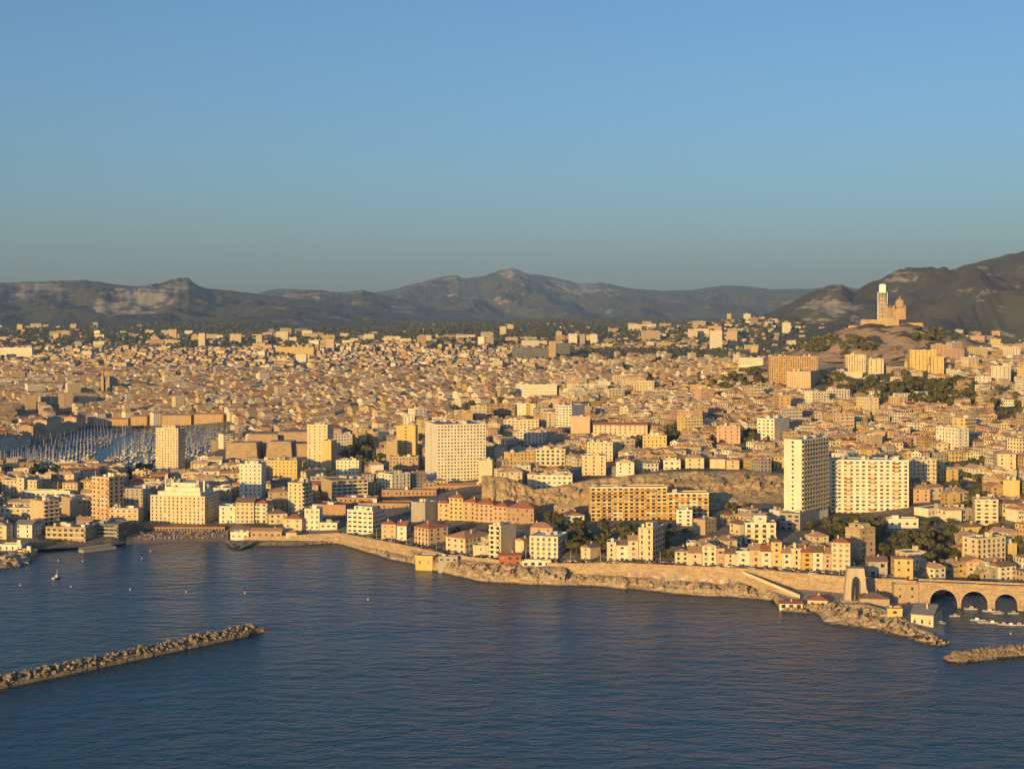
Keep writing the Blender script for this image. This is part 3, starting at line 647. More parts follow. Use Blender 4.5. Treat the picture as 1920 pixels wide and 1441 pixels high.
B('low white annex beside the white house at the start of the sea wall', 600, 632, 634, 1003, 981, 4, dict(c='white', f='w', fl=2), 'annex', 'building', dR=10, Y=1048)
B('cream villa with red hip roof left of the white four-storey house', 531, 566, 573, 1000, 973, 12, dict(c='cream', f='s', roof='hip', rc='red', sh=True), 'villa', 'house', dR=12)
B('low cream sheds on the stony shelf beside the beach', 470, 528, 534, 1010, 996, 4, dict(c='tan', f='w', fl=1, roof='gablex', rc='terra'), 'shed', 'shed', dR=8)
B('low white bathing club right of the beach, nearest the sand', 432, 466, 470, 1012, 999, 6, dict(c='white', f='w', fl=1, clutter=2), 'pavilion', 'pavilion', dR=7)
B('cream two-storey annex between the sheds and the villa with red hip roof', 536, 556, 560, 1011, 999, 6, dict(c='cream', f='s', fl=1, roof='hip', rc='terra'), 'annex', 'building', dR=7)
B('white five-storey block with ribbon windows on the corniche', 651, 699, 722, 1001, 959, 24, dict(c='white', f='r', r='r', fl=5, clutter=3, pent=(.7, .6, 2.6)))
B('pale grey blank-walled block behind the colourful row', 771, 797, 820, 980, 944, 34, dict(c='grey', f='x', r='x', clutter=2))
B('yellow and pink row house with red roof, first right of the ribbon-window block', 715, 742, 746, 1010, 983, 10, dict(c='peach', f='g', roof='hip', rc='red', sh=True), 'town_house', 'house', dR=12)
B('white narrow row house between two red-roofed ones on the corniche', 744, 762, 766, 1014, 986, 10, dict(c='white', f='g', roof='gablex', rc='red', sh=True), 'town_house', 'house', dR=12)
B('cream villa block with wide red hip roof and reddish left side on the corniche', 777, 803, 840, 1024, 991, 48, dict(c='peach', f='t', r='s', roof='hip', rc='red', sh=True), 'town_house', 'house')
B('broad cream block with wide brown hip roof on the corniche', 836, 872, 922, 1040, 1010, 40, dict(c='cream', f='s', r='t', roof='hip', rc='terra', sh=True), 'town_house', 'house')
B('low cream house before the broad hip-roofed block', 887, 916, 920, 1046, 1024, 10, dict(c='cream', f='s', clutter=1, door=1), 'house', 'house', dR=9)
B('white six-storey block with shaded side, left of the dark-windowed white block', 917, 939, 968, 1050, 987, 34, dict(c='cream', f='b', r='x', bal='f', clutter=3))
B('small cream gabled house between the two white seafront blocks', 966, 982, 997, 1044, 1014, 34, dict(c='cream', f='x', r='s', roof='gabley', rc='terra'), 'house', 'house')
B('square white block with five rows of tall dark windows on the seafront', 993, 1046, 1064, 1052, 1008, 18, dict(c='white', f='t', r='t', fl=5, sh=True, clutter=3, door=1, band='white'))
B('pinkish stepped block behind the square white seafront block', 985, 1036, 1052, 1022, 990, 16, dict(c='pink', f='s', roof='hip', rc='terra'), dR=12)
for k, (a, c, top, cl) in enumerate(((821, 842, 944, 'peach'), (842, 868, 934, 'yellow'), (868, 892, 942, 'ochre'), (890, 925, 946, 'pink'), (925, 951, 950, 'pink'), (950, 1001, 954, 'brick'))):
    B(['pink end unit', 'tall yellow unit', 'ochre unit', 'pink balconied unit', 'salmon unit', 'brick-red shaded unit'][k] + ' of the stepped red-roofed complex below the cliff, %s from left' % ['first', 'second', 'third', 'fourth', 'fifth', 'sixth'][k],
      a, c, c + 8, 988 + k * 1.5, top, 22, dict(c=cl, f='g', r='g', roof='hip', rc='red', sh=True, pitch=.45), 'apartment_block', 'building', dR=14, Y=1042 - k * 8)
B('dark red seaside restaurant perched above the rocks', 935, 977, 980, 1060, 1042, 3, dict(c='red', f='w', fl=2, roof='gablex', rc='red', pitch=.25), 'restaurant', 'restaurant', dR=9, Y=890)
B('low white glazed terrace beside the dark red restaurant', 979, 1033, 1035, 1061, 1053, 2, dict(c='white', f='b', fl=1, clutter=0), 'terrace_pavilion', 'pavilion', dR=5, Y=884)
B('small bright yellow house standing on the water rocks', 779, 811, 822, 1066, 1044, 16, dict(c='yellow', f='s', fl=1, clutter=0), 'boathouse', 'house', dR=9, Y=917)
B('long low grey pavilion behind the yellow house on the rocks', 822, 858, 862, 1054, 1045, 8, dict(c='grey', f='w', fl=1, clutter=1), 'pavilion', 'pavilion', dR=6, Y=908)
B('cream house with gable turned to the sea, alone left of the five-part seafront group', 1089, 1107, 1126, 1052, 1027, 42, dict(c='cream', f='s', r='x', roof='gabley', rc='brownroof'), 'house', 'house')
B('cream house with garage, leftmost of the group beside the seafront turret block', 1138, 1155, 1157, 1053, 1018, 4, dict(c='cream', f='s', door=1), 'town_house', 'house', dR=12)
B('low cream house, second of the group beside the seafront turret block', 1155, 1178, 1180, 1053, 1022, 4, dict(c='white', f='w', roof='gablex', rc='brownroof'), 'town_house', 'house', dR=12)
B('white house, third of the group beside the seafront turret block', 1178, 1197, 1198, 1053, 1014, 4, dict(c='cream', f='g', roof='gablex', rc='tile', sh=True), 'town_house', 'house', dR=12)
B('tall cream turret block with rows of small arched windows on the seafront', 1197, 1224, 1246, 1054, 992, 26, dict(c='cream', f='t', r='b', fl=6, pent=(.5, .5, 3), clutter=2, band='cream'))
B('white block with dark squarish windows at the foot of the orange balcony block', 1268, 1298, 1302, 986, 957, 8, dict(c='white', f='w', fl=4, clutter=3), dR=12)
B('brown warehouse with flat grey roof right of the small white block', 1300, 1322, 1343, 1004, 976, 40, dict(c='tan', f='x', r='g', fl=3, rc='greyroof'), 'warehouse', 'warehouse')
B('white block with dark red balconies and penthouse, right of the warehouse', 1397, 1455, 1459, 1020, 982, 6, dict(c='white', f='b', bal='f', bcs=['white', 'cream'], fl=4, pent=(.4, .5, 4.5), clutter=2, shut=WM['red']), dR=14)
B('grey shaded modern block at the foot of the slab tower', 1462, 1500, 1532, 995, 965, 30, dict(c='grey', f='r', r='x', fl=4, clutter=2))
row = [(1266, 1291, 1034, 'cream', 'gabley'), (1291, 1316, 1037, 'cream', 'gablex'), (1317, 1343, 1024, 'white', 'gabley'), (1343, 1359, 1030, 'pink', 'flat'), (1359, 1380, 1038, 'cream', 'gablex'), (1380, 1407, 1035, 'white', 'flat'), (1407, 1428, 1032, 'peach', 'gablex'), (1428, 1446, 1034, 'white', 'gablex'), (1446, 1466, 1016, 'yellow', 'hip'), (1466, 1484, 1037, 'white', 'gablex'), (1484, 1503, 1030, 'cream', 'flat'), (1503, 1524, 1036, 'gold', 'gablex'), (1524, 1543, 1036, 'white', 'gablex'), (1543, 1560, 1038, 'pink', 'gablex'), (1559, 1594, 1018, 'cream', 'hip')]
names = 'first second third fourth fifth sixth seventh eighth ninth tenth eleventh twelfth thirteenth fourteenth fifteenth'.split()
extra = {2: 'white house with a pointed front gable', 8: 'narrow yellow tower-like house', 11: 'vivid golden-yellow house', 14: 'tall cream house with red hip roof'}
for k, (a, c, top, cl, rf) in enumerate(row):
    yb = float(np.interp((a + c) / 2, [1266, 1400, 1500, 1594], [1059, 1065, 1071, 1077]))
    lab = extra.get(k, WALLS and {'cream': 'cream', 'white': 'white', 'pink': 'pinkish', 'peach': 'peach'}.get(cl, cl) + ' row house') + ', %s in the seafront row before the towers' % names[k]
    B(lab, a, c, c + (10 if k == 14 else 1), yb, top, 18 if k == 14 else 4, dict(c=cl, f=['g', 's', 't', 'w'][k % 4] if k != 14 else 'g', roof=rf, rc=['brownroof', 'terra', 'tile', 'red'][k % 4] if k != 14 else 'red', sh=k % 3 != 1, door=1), 'row_house', 'house', dR=13)
B('brown brick-banded block with a shaded arched side behind the memorial', 1585, 1612, 1641, 1062, 993, 55, dict(c='tan', f='x', r='s', band='cream', fl=6, pent=(.6, .6, 3), clutter=3), Y=862)
B('yellow cube house with flat tiled roof right of the memorial', 1677, 1712, 1716, 1088, 1048, 4, dict(c='yellow', f='s', fl=3, roof='hip', rc='terra', pitch=.15, door=1), 'house', 'house', dR=11)
B('low dark-fronted house with pale surround between the memorial and the yellow cube', 1628, 1664, 1668, 1082, 1053, 4, dict(c='grey', f='b', fl=2, roof='gablex', rc='brownroof'), 'house', 'house', dR=10)
B('white low hall with a long colonnade on the valley slope', 1714, 1740, 1786, 970, 955, 52, dict(c='white', f='x', r='t', fl=1, rc='brownroof', clutter=1), 'hall', 'hall')
B('long white single-storey house right of the wide tower\'s foot', 1666, 1722, 1726, 990, 974, 4, dict(c='white', f='w', fl=1, clutter=1), 'house', 'house', dR=9)
B('white block with blue-grey balconies on the right slope', 1828, 1872, 1880, 982, 938, 10, dict(c='cream', f='b', bal='f', fl=6, clutter=4, mast=3), dR=14)
B('pale blank-sided villa block near the right edge', 1881, 1912, 1925, 930, 902, 16, dict(c='yellow', f='x', r='x', clutter=3), dR=14)
B('white mansion with small windows on the upper right slope', 1870, 1905, 1909, 880, 851, 6, dict(c='cream', f='s', roof='hip', rc='tile'), 'villa', 'house', dR=14)
# --- cliff top and mid ground
B('white three-storey house with dark windows in the dip of the cliff top', 1006, 1073, 1076, 918, 892, 4, dict(c='white', f='w', fl=3, clutter=2), 'house', 'house', dR=13, Y=1112)
B('white house left of the three-storey house in the cliff dip', 989, 1008, 1010, 914, 889, 8, dict(c='cream', f='s', roof='hip', rc='tile'), 'house', 'house', dR=12, Y=1122)
B('pale tower with brown panels standing on the cliff top', 1091, 1136, 1140, 898, 855, 5, dict(c='cream', f='s', fl=6, clutter=3), 'tower_block', 'tower', dR=14, Y=1160)
B('cream tower behind the pale tower on the cliff top', 1101, 1149, 1152, 872, 830, 5, dict(c='cream', f='g', fl=6, clutter=3, mast=2), 'tower_block', 'tower', dR=14, Y=1260)
B('white apartment block with balconies left of the cliff-top tower', 1004, 1060, 1064, 872, 843, 6, dict(c='cream', f='b', bal='f', clutter=4), dR=14, Y=1250)
B('white gable-fronted house with arched windows on the cliff top', 1155, 1189, 1192, 888, 867, 6, dict(c='white', f='s', roof='gabley', rc='tile'), 'house', 'house', dR=12, Y=1118)
B('white house with dark windows at the cliff edge, centre', 1244, 1276, 1279, 882, 864, 6, dict(c='white', f='w', clutter=2), 'house', 'house', dR=12, Y=1128)
B('cream twin-gabled house at the cliff edge beside the narrow gap', 1285, 1320, 1324, 882, 859, 6, dict(c='cream', f='s', roof='hip', rc='tile'), 'house', 'house', dR=12, Y=1130)
B('pale plain house with low roof at the cliff edge, larger left one', 1331, 1360, 1364, 884, 861, 8, dict(c='cream', f='x', roof='hip', rc='tile', pitch=.2), 'house', 'house', dR=14, Y=1130)
B('pale plain house with low roof at the cliff edge, right one', 1362, 1386, 1390, 885, 863, 8, dict(c='peach', f='s', roof='hip', rc='tile', pitch=.2), 'house', 'house', dR=14, Y=1126)
B('pink apartment tower amid the roofs above the cliff', 1344, 1388, 1396, 832, 800, 14, dict(c='pink', f='s', clutter=4, mast=2), 'tower_block', 'tower', dR=16)
B('yellow apartment block left of the pink tower', 1205, 1250, 1254, 838, 817, 6, dict(c='yellow', f='g', clutter=3), dR=14)
B('white tower with green-grey balconies right of the pink tower', 1420, 1452, 1480, 826, 786, 34, dict(c='white', f='w', r='x', clutter=3), 'tower_block', 'tower')
B('long cream school-like block with red roof amid the roofs', 1112, 1214, 1219, 814, 797, 5, dict(c='cream', f='s', roof='gablex', rc='red', pitch=.3, chim=3), dR=14)
B('white block with horizontal stripes on the middle slope', 1042, 1072, 1096, 800, 761, 30, dict(c='white', f='r', r='x', fl=8, clutter=3), 'tower_block', 'tower')
B('pinkish blank gable block right of the striped white block', 1070, 1106, 1109, 812, 782, 5, dict(c='peach', f='x', clutter=1), dR=12)
B('brown balcony block on the middle slope', 912, 966, 970, 780, 759, 4, dict(c='brown', f='b', bal='f', bc='tan', clutter=3), dR=14)
B('long white block in front of the park trees', 967, 1044, 1048, 742, 722, 5, dict(c='white', f='w', fl=4, clutter=3), dR=16)
B('white block behind the brown balcony block, on its right', 966, 990, 993, 778, 757, 5, dict(c='white', f='g', clutter=3), dR=14)
B('low white laboratory block in front of the striped block', 944, 1010, 1013, 804, 788, 5, dict(c='cream', f='w', clutter=3), dR=14)
B('office block with blue glass bays above the cliff dip', 982, 1024, 1028, 832, 811, 5, dict(c='white', f='r', fl=5, clutter=2), dR=14)
# --- below the basilica
B('wide ochre-ended tower slab below the basilica hill, the larger back one', 1442, 1534, 1537, 718, 669, 3, dict(c='ochre', f='d', fl=16, clutter=6, mast=2), 'tower_block', 'tower', dR=14)
B('wide tower slab below the basilica hill, the lower front one', 1475, 1520, 1537, 728, 697, 20, dict(c='peach', f='d', r='x', fl=9, clutter=4), 'tower_block', 'tower')
B('cream twin tower with shaded core below the basilica, left', 1586, 1624, 1627, 698, 666, 5, dict(c='cream', f='g', fl=10, clutter=4, mast=2), 'tower_block', 'tower', dR=18)
B('cream stepped tower below the basilica, right of the twin-cored one', 1629, 1657, 1661, 700, 674, 6, dict(c='cream', f='s', fl=8, clutter=5), 'tower_block', 'tower', dR=16)
B('low cream podium hall below the twin-cored tower', 1584, 1617, 1620, 709, 698, 4, dict(c='cream', f='x', fl=1), 'hall', 'hall', dR=14)
B('bright yellow apartment slab under the basilica hill, left wing', 1706, 1756, 1759, 695, 657, 4, dict(c='yellow', f='s', fl=9, clutter=2), dR=14)
B('bright yellow apartment slab under the basilica hill, right lower wing', 1746, 1770, 1774, 700, 670, 4, dict(c='yellow', f='s', fl=7, clutter=1), dR=14)
B('pale villa with three dark windows before the yellow slab', 1741, 1762, 1765, 699, 685, 4, dict(c='cream', f='s', fl=2, roof='hip', rc='terra'), 'villa', 'house', dR=12)
# --- old harbour quays and landmarks beyond
for k, (a, c, pb, pt, lab) in enumerate(((245, 275, 808, 781, 'cream quay building with many windows behind the harbour head'), (304, 358, 804, 779, 'long cream quay block, left of the pair at the head of the harbour'), (364, 418, 804, 777, 'long cream quay block, right of the pair at the head of the harbour'), (197, 240, 808, 786, 'dim quay building beside the pale church at the harbour head'))):
    B(lab, a, c, c + 2, pb, pt, 3, dict(c='ochre', f='g', roof='gablex', rc='terra', pitch=.25), 'quay_building', 'building', dR=14, Y=2168)
for k in range(8):
    Yq = 1600 + k * 76; Xq = float(np.interp(Yq, [1560, 2150], [-571, -602])) - 14; e = empty('quay_building', (Xq, Yq, 2), rnd.uniform(-.03, .06), 'shaded tan quay building, %s from the front along the left harbour quay' % names[k], 'building', 'buildings along the left harbour quay')
    make(e, 17, rnd.choice((54, 66, 70, 46)), rnd.choice((10, 13, 16, 19, 22)), dict(c=rnd.choice(['tan', 'ochre', 'cream', 'white', 'peach']), f='g', r='g', l='x', roof='gabley', rc='terra', pitch=.3, chim=4)); FOOT.append((Xq, Yq, 12, 38, 0))
for k in range(5):
    Yq = 1800 + k * 70; Xq = float(np.interp(Yq, [1800, 2000, 2150], [-336, -366, -405])) + 17; e = empty('quay_building', (Xq, Yq, 3), R(8), 'cream quay building with lit front, %s from the front along the right harbour quay' % names[k], 'building', 'buildings along the right harbour quay')
    make(e, 15, 62, rnd.uniform(15, 19), dict(c=rnd.choice(['ochre', 'cream', 'peach']), f='g', r='x', l='g', roof='gabley', rc='tile', pitch=.3, chim=4)); FOOT.append((Xq, Yq, 11, 34, 0))
B('dark tower block with lit left edge, left of a pair beyond the harbour', 40, 48, 68, 782, 741, 66, dict(c='tan', f='d', r='d', clutter=2), 'tower_block', 'tower', Y=2350)
B('dark tower block with lit left edge, right of a pair beyond the harbour', 109, 119, 137, 780, 739, 62, dict(c='tan', f='d', r='d', clutter=2), 'tower_block', 'tower', Y=2360)
far = [(0, 60, 671, 652, 'white', 'long white slab with a taller end at the left edge of the plain'), (317, 331, 637, 618, 'pink', 'pinkish tower on the plain below the square summit'), (372, 384, 650, 625, 'cream', 'slim cream tower on the plain below the square summit'), (517, 540, 639, 622, 'cream', 'cream tower block on the plain left of the white cliffs'), (516, 588, 666, 651, 'yellow', 'long ochre slab with a raised right end on the plain'), (612, 626, 660, 636, 'peach', 'slim peach tower beside the long ochre slab'), (555, 574, 684, 665, 'white', 'small white office tower before the long ochre slab'), (752, 762, 676, 657, 'orange', 'thin orange tower in the middle of the plain'), (960, 1030, 672, 652, 'darkgrey', 'long dark glass slab in the middle of the plain'), (1029, 1042, 672, 640, 'ochre', 'ochre lift tower between the two dark slabs'), (1042, 1069, 666, 643, 'darkgrey', 'shorter dark slab right of the ochre lift tower'), (937, 949, 630, 612, 'cream', 'cream tower at the foot of the massif'), (1066, 1082, 647, 626, 'white', 'white tower, left of three on the far plain'), (1087, 1097, 647, 627, 'grey', 'grey tower, middle of three on the far plain'), (1107, 1120, 646, 627, 'white', 'white tower, right of three on the far plain'), (1202, 1238, 637, 620, 'tan', 'tan slab behind the dark wood right of centre'), (1331, 1354, 655, 620, 'white', 'tall white stepped tower before the far suburb'), (1362, 1382, 640, 622, 'peach', 'peach block right of the stepped white tower'), (1290, 1308, 635, 617, 'cream', 'cream block left of the stepped white tower'), (1363, 1371, 602, 588, 'yellow', 'small square tower on the far suburb ridge'), (1467, 1482, 625, 605, 'white', 'white square block in the far suburb'), (1582, 1596, 613, 589, 'white', 'white tower block left of the basilica against the dark ridge'), (1408, 1420, 664, 650, 'yellow', 'small yellow gabled building beyond the wooded slope'), (1385, 1431, 684, 672, 'white', 'long white pavilion on the wooded slope'), (1797, 1834, 613, 601, 'white', 'long white block right of the basilica against the ridge'), (1839, 1857, 608, 598, 'peach', 'small peach block right of the long white one by the ridge')]
for a, c, pb, pt, cl, lab in far:
    B(lab, a, c, c + 1, pb, pt, 4, dict(c=cl, f='d' if cl != 'darkgrey' else 'r', k='x', l='x', r='x', clutter=2), 'tower_block' if (pb - pt) > (c - a) else 'slab_block', 'tower' if (pb - pt) > (c - a) else 'building', dR=16)

# --- fort by the harbour
Yf = 1500
e = empty('stone_fort', wp(510, Yf, T1(PX(510, Yf), Yf)), 0, 'pinkish stone star fort with sloping bastions beside the old harbour', 'fort')
for (a, c, pb, pt, dy, dd) in ((424, 480, 862, 832, -20, 40), (464, 520, 842, 816, 40, 60), (500, 545, 862, 830, -8, 40), (520, 575, 842, 812, 50, 60), (545, 585, 858, 834, 0, 40), (575, 640, 850, 806, 70, 50)):
    Y = Yf + dy; x0, x1 = PX(a, Y) - e.location.x, PX(c, Y) - e.location.x; zt = PZ(pt, Y) - e.location.z
    mb = MB(); mb.taper(x0 - 2, x1 + 2, dy, dy + dd, -14, zt, 2.0); b_ = mb.build('bastion', STONE, e)
    mb = MB(); mb.box(x0 + .6, x1 - .6, dy + 1.3, dy + 2.1, zt - .2, zt + 1.2); mb.build('parapet', STONE, b_)
    FOOT.append((PX((a + c) / 2, Y), Y + dd / 2, (x1 - x0) / 2 + 4, dd / 2 + 6, 0))
RECT.append((424, 640, 806, 860, Yf, 'the stone fort'))

# --- basilica
Yb = 2350
zb = 146
e = empty('basilica', (NDX, Yb, zb), R(-16), 'hilltop basilica with scaffolded bell tower, white wrapped top and rear dome', 'church')
e.scale = (1.18, 1.18, 1.0)
BS = plaster('basilica_stone', (.46, .34, .21), .3); mpx = Yb / F; BD = plaster('basilica_dark_band', (.26, .20, .14), .2)
mb = MB(); mb.taper(-36, 16, -16, 34, -14, 9, 2.0); mb.taper(-4, 16, -24, -10, -16, 8, 1.5); ft = mb.build('fort_base', BS, e)
for (a, c, y0_, y1_, zb_, zt_) in ((15, 46, -6, 26, -16, 4), (44, 68, 2, 24, -18, -4), (-52, -34, -6, 22, -18, 0)):
    mb = MB(); mb.taper(a, c, y0_, y1_, zb_, zt_, 1.6); mb.build('rampart', BS, e)
for z_ in (12, 15, 18, 21, 24):
    mb = MB(); mb.box(-5.15, 24.15, -4.15, 10.15, z_, z_ + 1.1, bottom=True); mb.build('stone_band', BD, e)
for z_ in range(11, 34, 4):
    mb = MB(); mb.box(-12.15, -1.85, -3.15, 7.15, z_, z_ + 1.2, bottom=True); mb.build('stone_band', BD, e)
for (x_, y_) in ((22, -8), (22, 14), (8, -8), (8, 14)):
    mb = MB(); mb.cyl(x_, y_, 9, 28, 1.6, 1.5, 8); mb.cyl(x_, y_, 28, 32, 1.6, .1, 8); mb.build('turret', BS, e)
for x in range(-32, 14, 6):
    mb = MB(); mb.box(x, x + 1.2, -14.4, -14.0, 1, 4); mb.build('embrasure', DARK, ft)
mb = MB(); mb.box(-5, 24, -4, 10, 9, 27); nv = mb.build('nave', BS, e)
mb = MB(); 
for s_ in range(6): mb.quad((-1 + s_ * 4.4, -4.1, 14), (.8 + s_ * 4.4, -4.1, 14), (.8 + s_ * 4.4, -4.1, 20), (-.1 + s_ * 4.4, -4.1, 21.5), (-1 + s_ * 4.4, -4.1, 20))
tag(mb.build('window', GLASS, nv), None, kind='stuff')
mb, _ = roof_mesh('gablex', -5, 24, -4, 10, 27, .5); mb.build('roof', RM['greyroof'], nv)
mb = MB(); mb.box(8, 22, -8, 14, 9, 25); mb.build('transept', BS, e)
mb = MB(); mb.cyl(15, 3, 27, 35, 6, 6, 16); dm = mb.build('dome_drum', BS, e)
mb = MB()
for k in range(7):
    a, c = math.pi / 2 * k / 7, math.pi / 2 * (k + 1) / 7; mb.cyl(15, 3, 35 + 6.6 * math.sin(a), 35 + 6.6 * math.sin(c), 6.2 * math.cos(a), max(.3, 6.2 * math.cos(c)), 16, cap=k == 6)
mb.build('dome', BS, dm); mb = MB(); mb.cyl(15, 3, 41, 45, .9, .4, 8); mb.build('lantern', BS, dm)
mb = MB(); mb.box(-12, -2, -3, 7, 8, 34); mb.taper(-12.4, -1.6, -3.4, 7.4, 34, 35, .4); tw = mb.build('bell_tower', BS, e)
mb = MB(); mb.box(-11, -3, -2, 6, 35, 47); mb.build('belfry', BS, tw)
mb = MB(); 
for fz in (12, 18, 24, 30, 37, 43):
    for x in (-10, -7.6, -5.2): mb.quad((x, -3.08 if fz < 34 else -2.08, fz), (x + 1.3, -3.08 if fz < 34 else -2.08, fz), (x + 1.3, -3.08 if fz < 34 else -2.08, fz + 3.4), (x, -3.08 if fz < 34 else -2.08, fz + 3.4))
tag(mb.build('opening', DARK, tw), None, kind='stuff')
mb = MB()
for z in range(10, 52, 3):
    for (p, q) in (((-13, -4), (-1, -4)), ((-1, -4), (-1, 8)), ((-13, 8), (-13, -4))): mb.bar((*p, z), (*q, z), .16, 4)
for x in (-13, -9, -5, -1):
    mb.bar((x, -4, 8), (x, -4, 52), .2, 4)
for y in (0, 4, 8): mb.bar((-1, y, 8), (-1, y, 52), .2, 4); mb.bar((-13, y, 8), (-13, y, 52), .2, 4)
mb.build('scaffold', STEEL, e)
mb = MB(); mb.box(-11.2, -2.8, -2.4, 6.0, 50.5, 63, bottom=True); mb.taper(-11.4, -2.6, -2.6, 6.2, 63, 64.6, 2.2); mb.build('white_wrap', simple('white_sheeting', (.82, .82, .8), .7), e)
FOOT.append((NDX, Yb, 60, 50, 0)); RECT.append((1618, 1705, 530, 640, 2350, 'the basilica'))

# --- twin-spired church on the plain
Yc = hit(198, 740); e = empty('church', wp(198, Yc, T1(PX(198, Yc), Yc)), 0, 'twin-spired stone church rising from the old town roofs', 'church')
hc = (740 - 690) * Yc / F; wc = 17 * Yc / F
mb = MB(); mb.box(-wc / 2, wc / 2, 2, 50, -3, hc * .5); nv = mb.build('nave', BS, e)
mb, _ = roof_mesh('gabley', -wc / 2, wc / 2, 2, 50, hc * .5, .9); mb.build('roof', RM['greyroof'], nv)
for sx in (-1, 1):
    mb = MB(); x = sx * wc * .33; mb.box(x - wc * .15, x + wc * .15, -3, 3, -3, hc * .66); tw = mb.build('spire_tower', BS, e)
    mb = MB(); mb.cyl(x, 0, hc * .66, hc, wc * .14, .15, 8); mb.build('spire', BS, tw)
FOOT.append((PX(198, Yc), Yc + 25, 14, 32, 0)); RECT.append((188, 208, 690, 738, Yc, 'the twin-spired church'))

# --- memorial arch
Ym = 797; zm = 4.6
e = empty('memorial_arch', wp(1603.5, Ym, zm), R(-6), 'monumental grey stone memorial arch facing the sea', 'monument')
k_ = Ym / F; W0, W1, Hm = 43 * k_ / 2, 31 * k_ / 2, 60 * k_; aw = 8.8 * k_; asp = 31 * k_
def mw(z): return W0 + (W1 - W0) * min(1, z / (Hm * .97))
prof = []
mb = MB(); dep = 3.4; zs = np.linspace(0, Hm, 26)
def inner(z):
    if z < asp: return aw
    q = (z - asp) / (aw * 1.5); return aw * math.sqrt(max(0, 1 - q * q))
for a, c in zip(zs[:-1], zs[1:]):
    for sg in (-1, 1):
        ia, ic = inner(a) * sg, inner(c) * sg; oa, oc = mw(a) * sg, mw(c) * sg
        for y in (-dep, dep): mb.quad((ia, y, a), (oa, y, a), (oc, y, c), (ic, y, c))
        mb.quad((oa, -dep, a), (oa, dep, a), (oc, dep, c), (oc, -dep, c)); mb.quad((ia, -dep, a), (ia, dep, a), (ic, dep, c), (ic, -dep, c))
mb.quad((-mw(Hm), -dep, Hm), (mw(Hm), -dep, Hm), (mw(Hm), dep, Hm), (-mw(Hm), dep, Hm))
GST = plaster('memorial_stone', (.54, .46, .35)); mb.build('arch', GST, e)
mb = MB(); mb.box(-W0 - 1.2, W0 + 1.2, -dep - 2.5, dep + 2, -1.5, .02); mb.build('plinth', GST, e)
mb = MB(); mb.cyl(0, 0, 0, 2.2, 1.3, 1.0, 8); mb.cyl(0, 0, 2.2, 5.6, .7, .55, 8); mb.cyl(0, 0, 5.6, 6.6, .35, .3, 8); mb.bar((0, 0, 5), (-1.2, 0, 8.2), .25); mb.bar((0, 0, 5), (1.2, 0, 8.2), .25); mb.build('statue', simple('bronze', (.08, .09, .07), .5, .5), e)
mb = MB()
for k in range(8): mb.box(-W0 - 2 - k * .0, W0 + 2, -dep - 2.6 - k * .5, -dep - 2.1 - k * .5, -1.8, -.2 - k * .18)
mb.build('steps', GST, e)
FOOT.append((PX(1603, Ym), Ym, 12, 12, 0)); RECT.append((1580, 1626, 1060, 1122, Ym, 'the memorial'))

# --- viaduct
A_, B_ = Vector(wp(1722, 800, 0)), Vector(wp(1922, 786, 0)); dv = (B_ - A_); L1 = dv.length; ang = math.atan2(dv.y, dv.x)
e = empty('road_viaduct', A_, ang, 'pale stone road bridge with round arches over the little harbour mouth', 'bridge')
def sx(px): return (px - 1722) / 200 * L1
arches = [(1744, 1795, 9.9), (1803, 1853, 9.6), (1866, 1908, 8.9), (1920, 1962, 8.9), (1974, 2016, 8.9)]
zd = 12.4; LT = sx(2300)
mb = MB(); xs = np.linspace(0, LT, 520)
def soff(x):
    for a, c, zc in arches:
        a, c = sx(a), sx(c)
        if a < x < c:
            r = (c - a) / 2; q = (x - (a + c) / 2) / r; return zc - r + r * math.sqrt(1 - q * q)
    return -2.0
for a, c in zip(xs[:-1], xs[1:]):
    ba, bc = soff(a), soff(c)
    for y in (0, 9.5): mb.quad((a, y, ba), (c, y, bc), (c, y, zd - .6), (a, y, zd - .6))
    mb.quad((a, 0, ba), (c, 0, bc), (c, 9.5, bc), (a, 9.5, ba))
mb.build('arch_wall', STONE, e)
for a, c, zc in arches:
    a, c = sx(a), sx(c); r = (c - a) / 2; m0 = (a + c) / 2; mb = MB()
    for k in range(16):
        t0, t1 = math.pi * k / 16, math.pi * (k + 1) / 16
        P = [(m0 + (r + q) * math.cos(t), -.18, zc - r + (r + q) * math.sin(t)) for t, q in ((t0, 0), (t1, 0), (t1, .9), (t0, .9))]
        mb.quad(*P); mb.quad(P[3], P[2], (P[2][0], 0, P[2][2]), (P[3][0], 0, P[3][2])); mb.quad(P[0], P[1], (P[1][0], .3, P[1][2]), (P[0][0], .3, P[0][2]))
    mb.build('arch_ring', WM['tan'], e)
mb = MB(); mb.box(0, LT, -.3, 9.8, zd - .6, zd, bottom=True); mb.build('deck', STONE, e)
mb = MB(); mb.box(0, LT, -.35, .1, zd, zd + 1.05); mb.box(0, LT, 9.3, 9.75, zd, zd + 1.05); mb.build('parapet', STONE, e)
mb = MB(); mb.box(0, LT, .6, 8.9, zd, zd + .06); mb.build('road_surface', ASPH, e)
RECT.append((1722, 1930, 1093, 1165, 790, 'the viaduct')); FOOT.append((A_.x + 55, 795, 90, 12, 0))
B('white restaurant with grey pitched roof on the promontory by the harbour mouth', 1708, 1750, 1766, 1180, 1154, 26, dict(c='cream', f='t', r='w', fl=1, roof='gablex', rc='greyroof', pitch=.3), 'restaurant', 'restaurant', Y=742)
B('small yellow house with terrace on the promontory', 1664, 1692, 1698, 1163, 1143, 8, dict(c='yellow', f='w', fl=2), 'house', 'house', dR=7, Y=757)
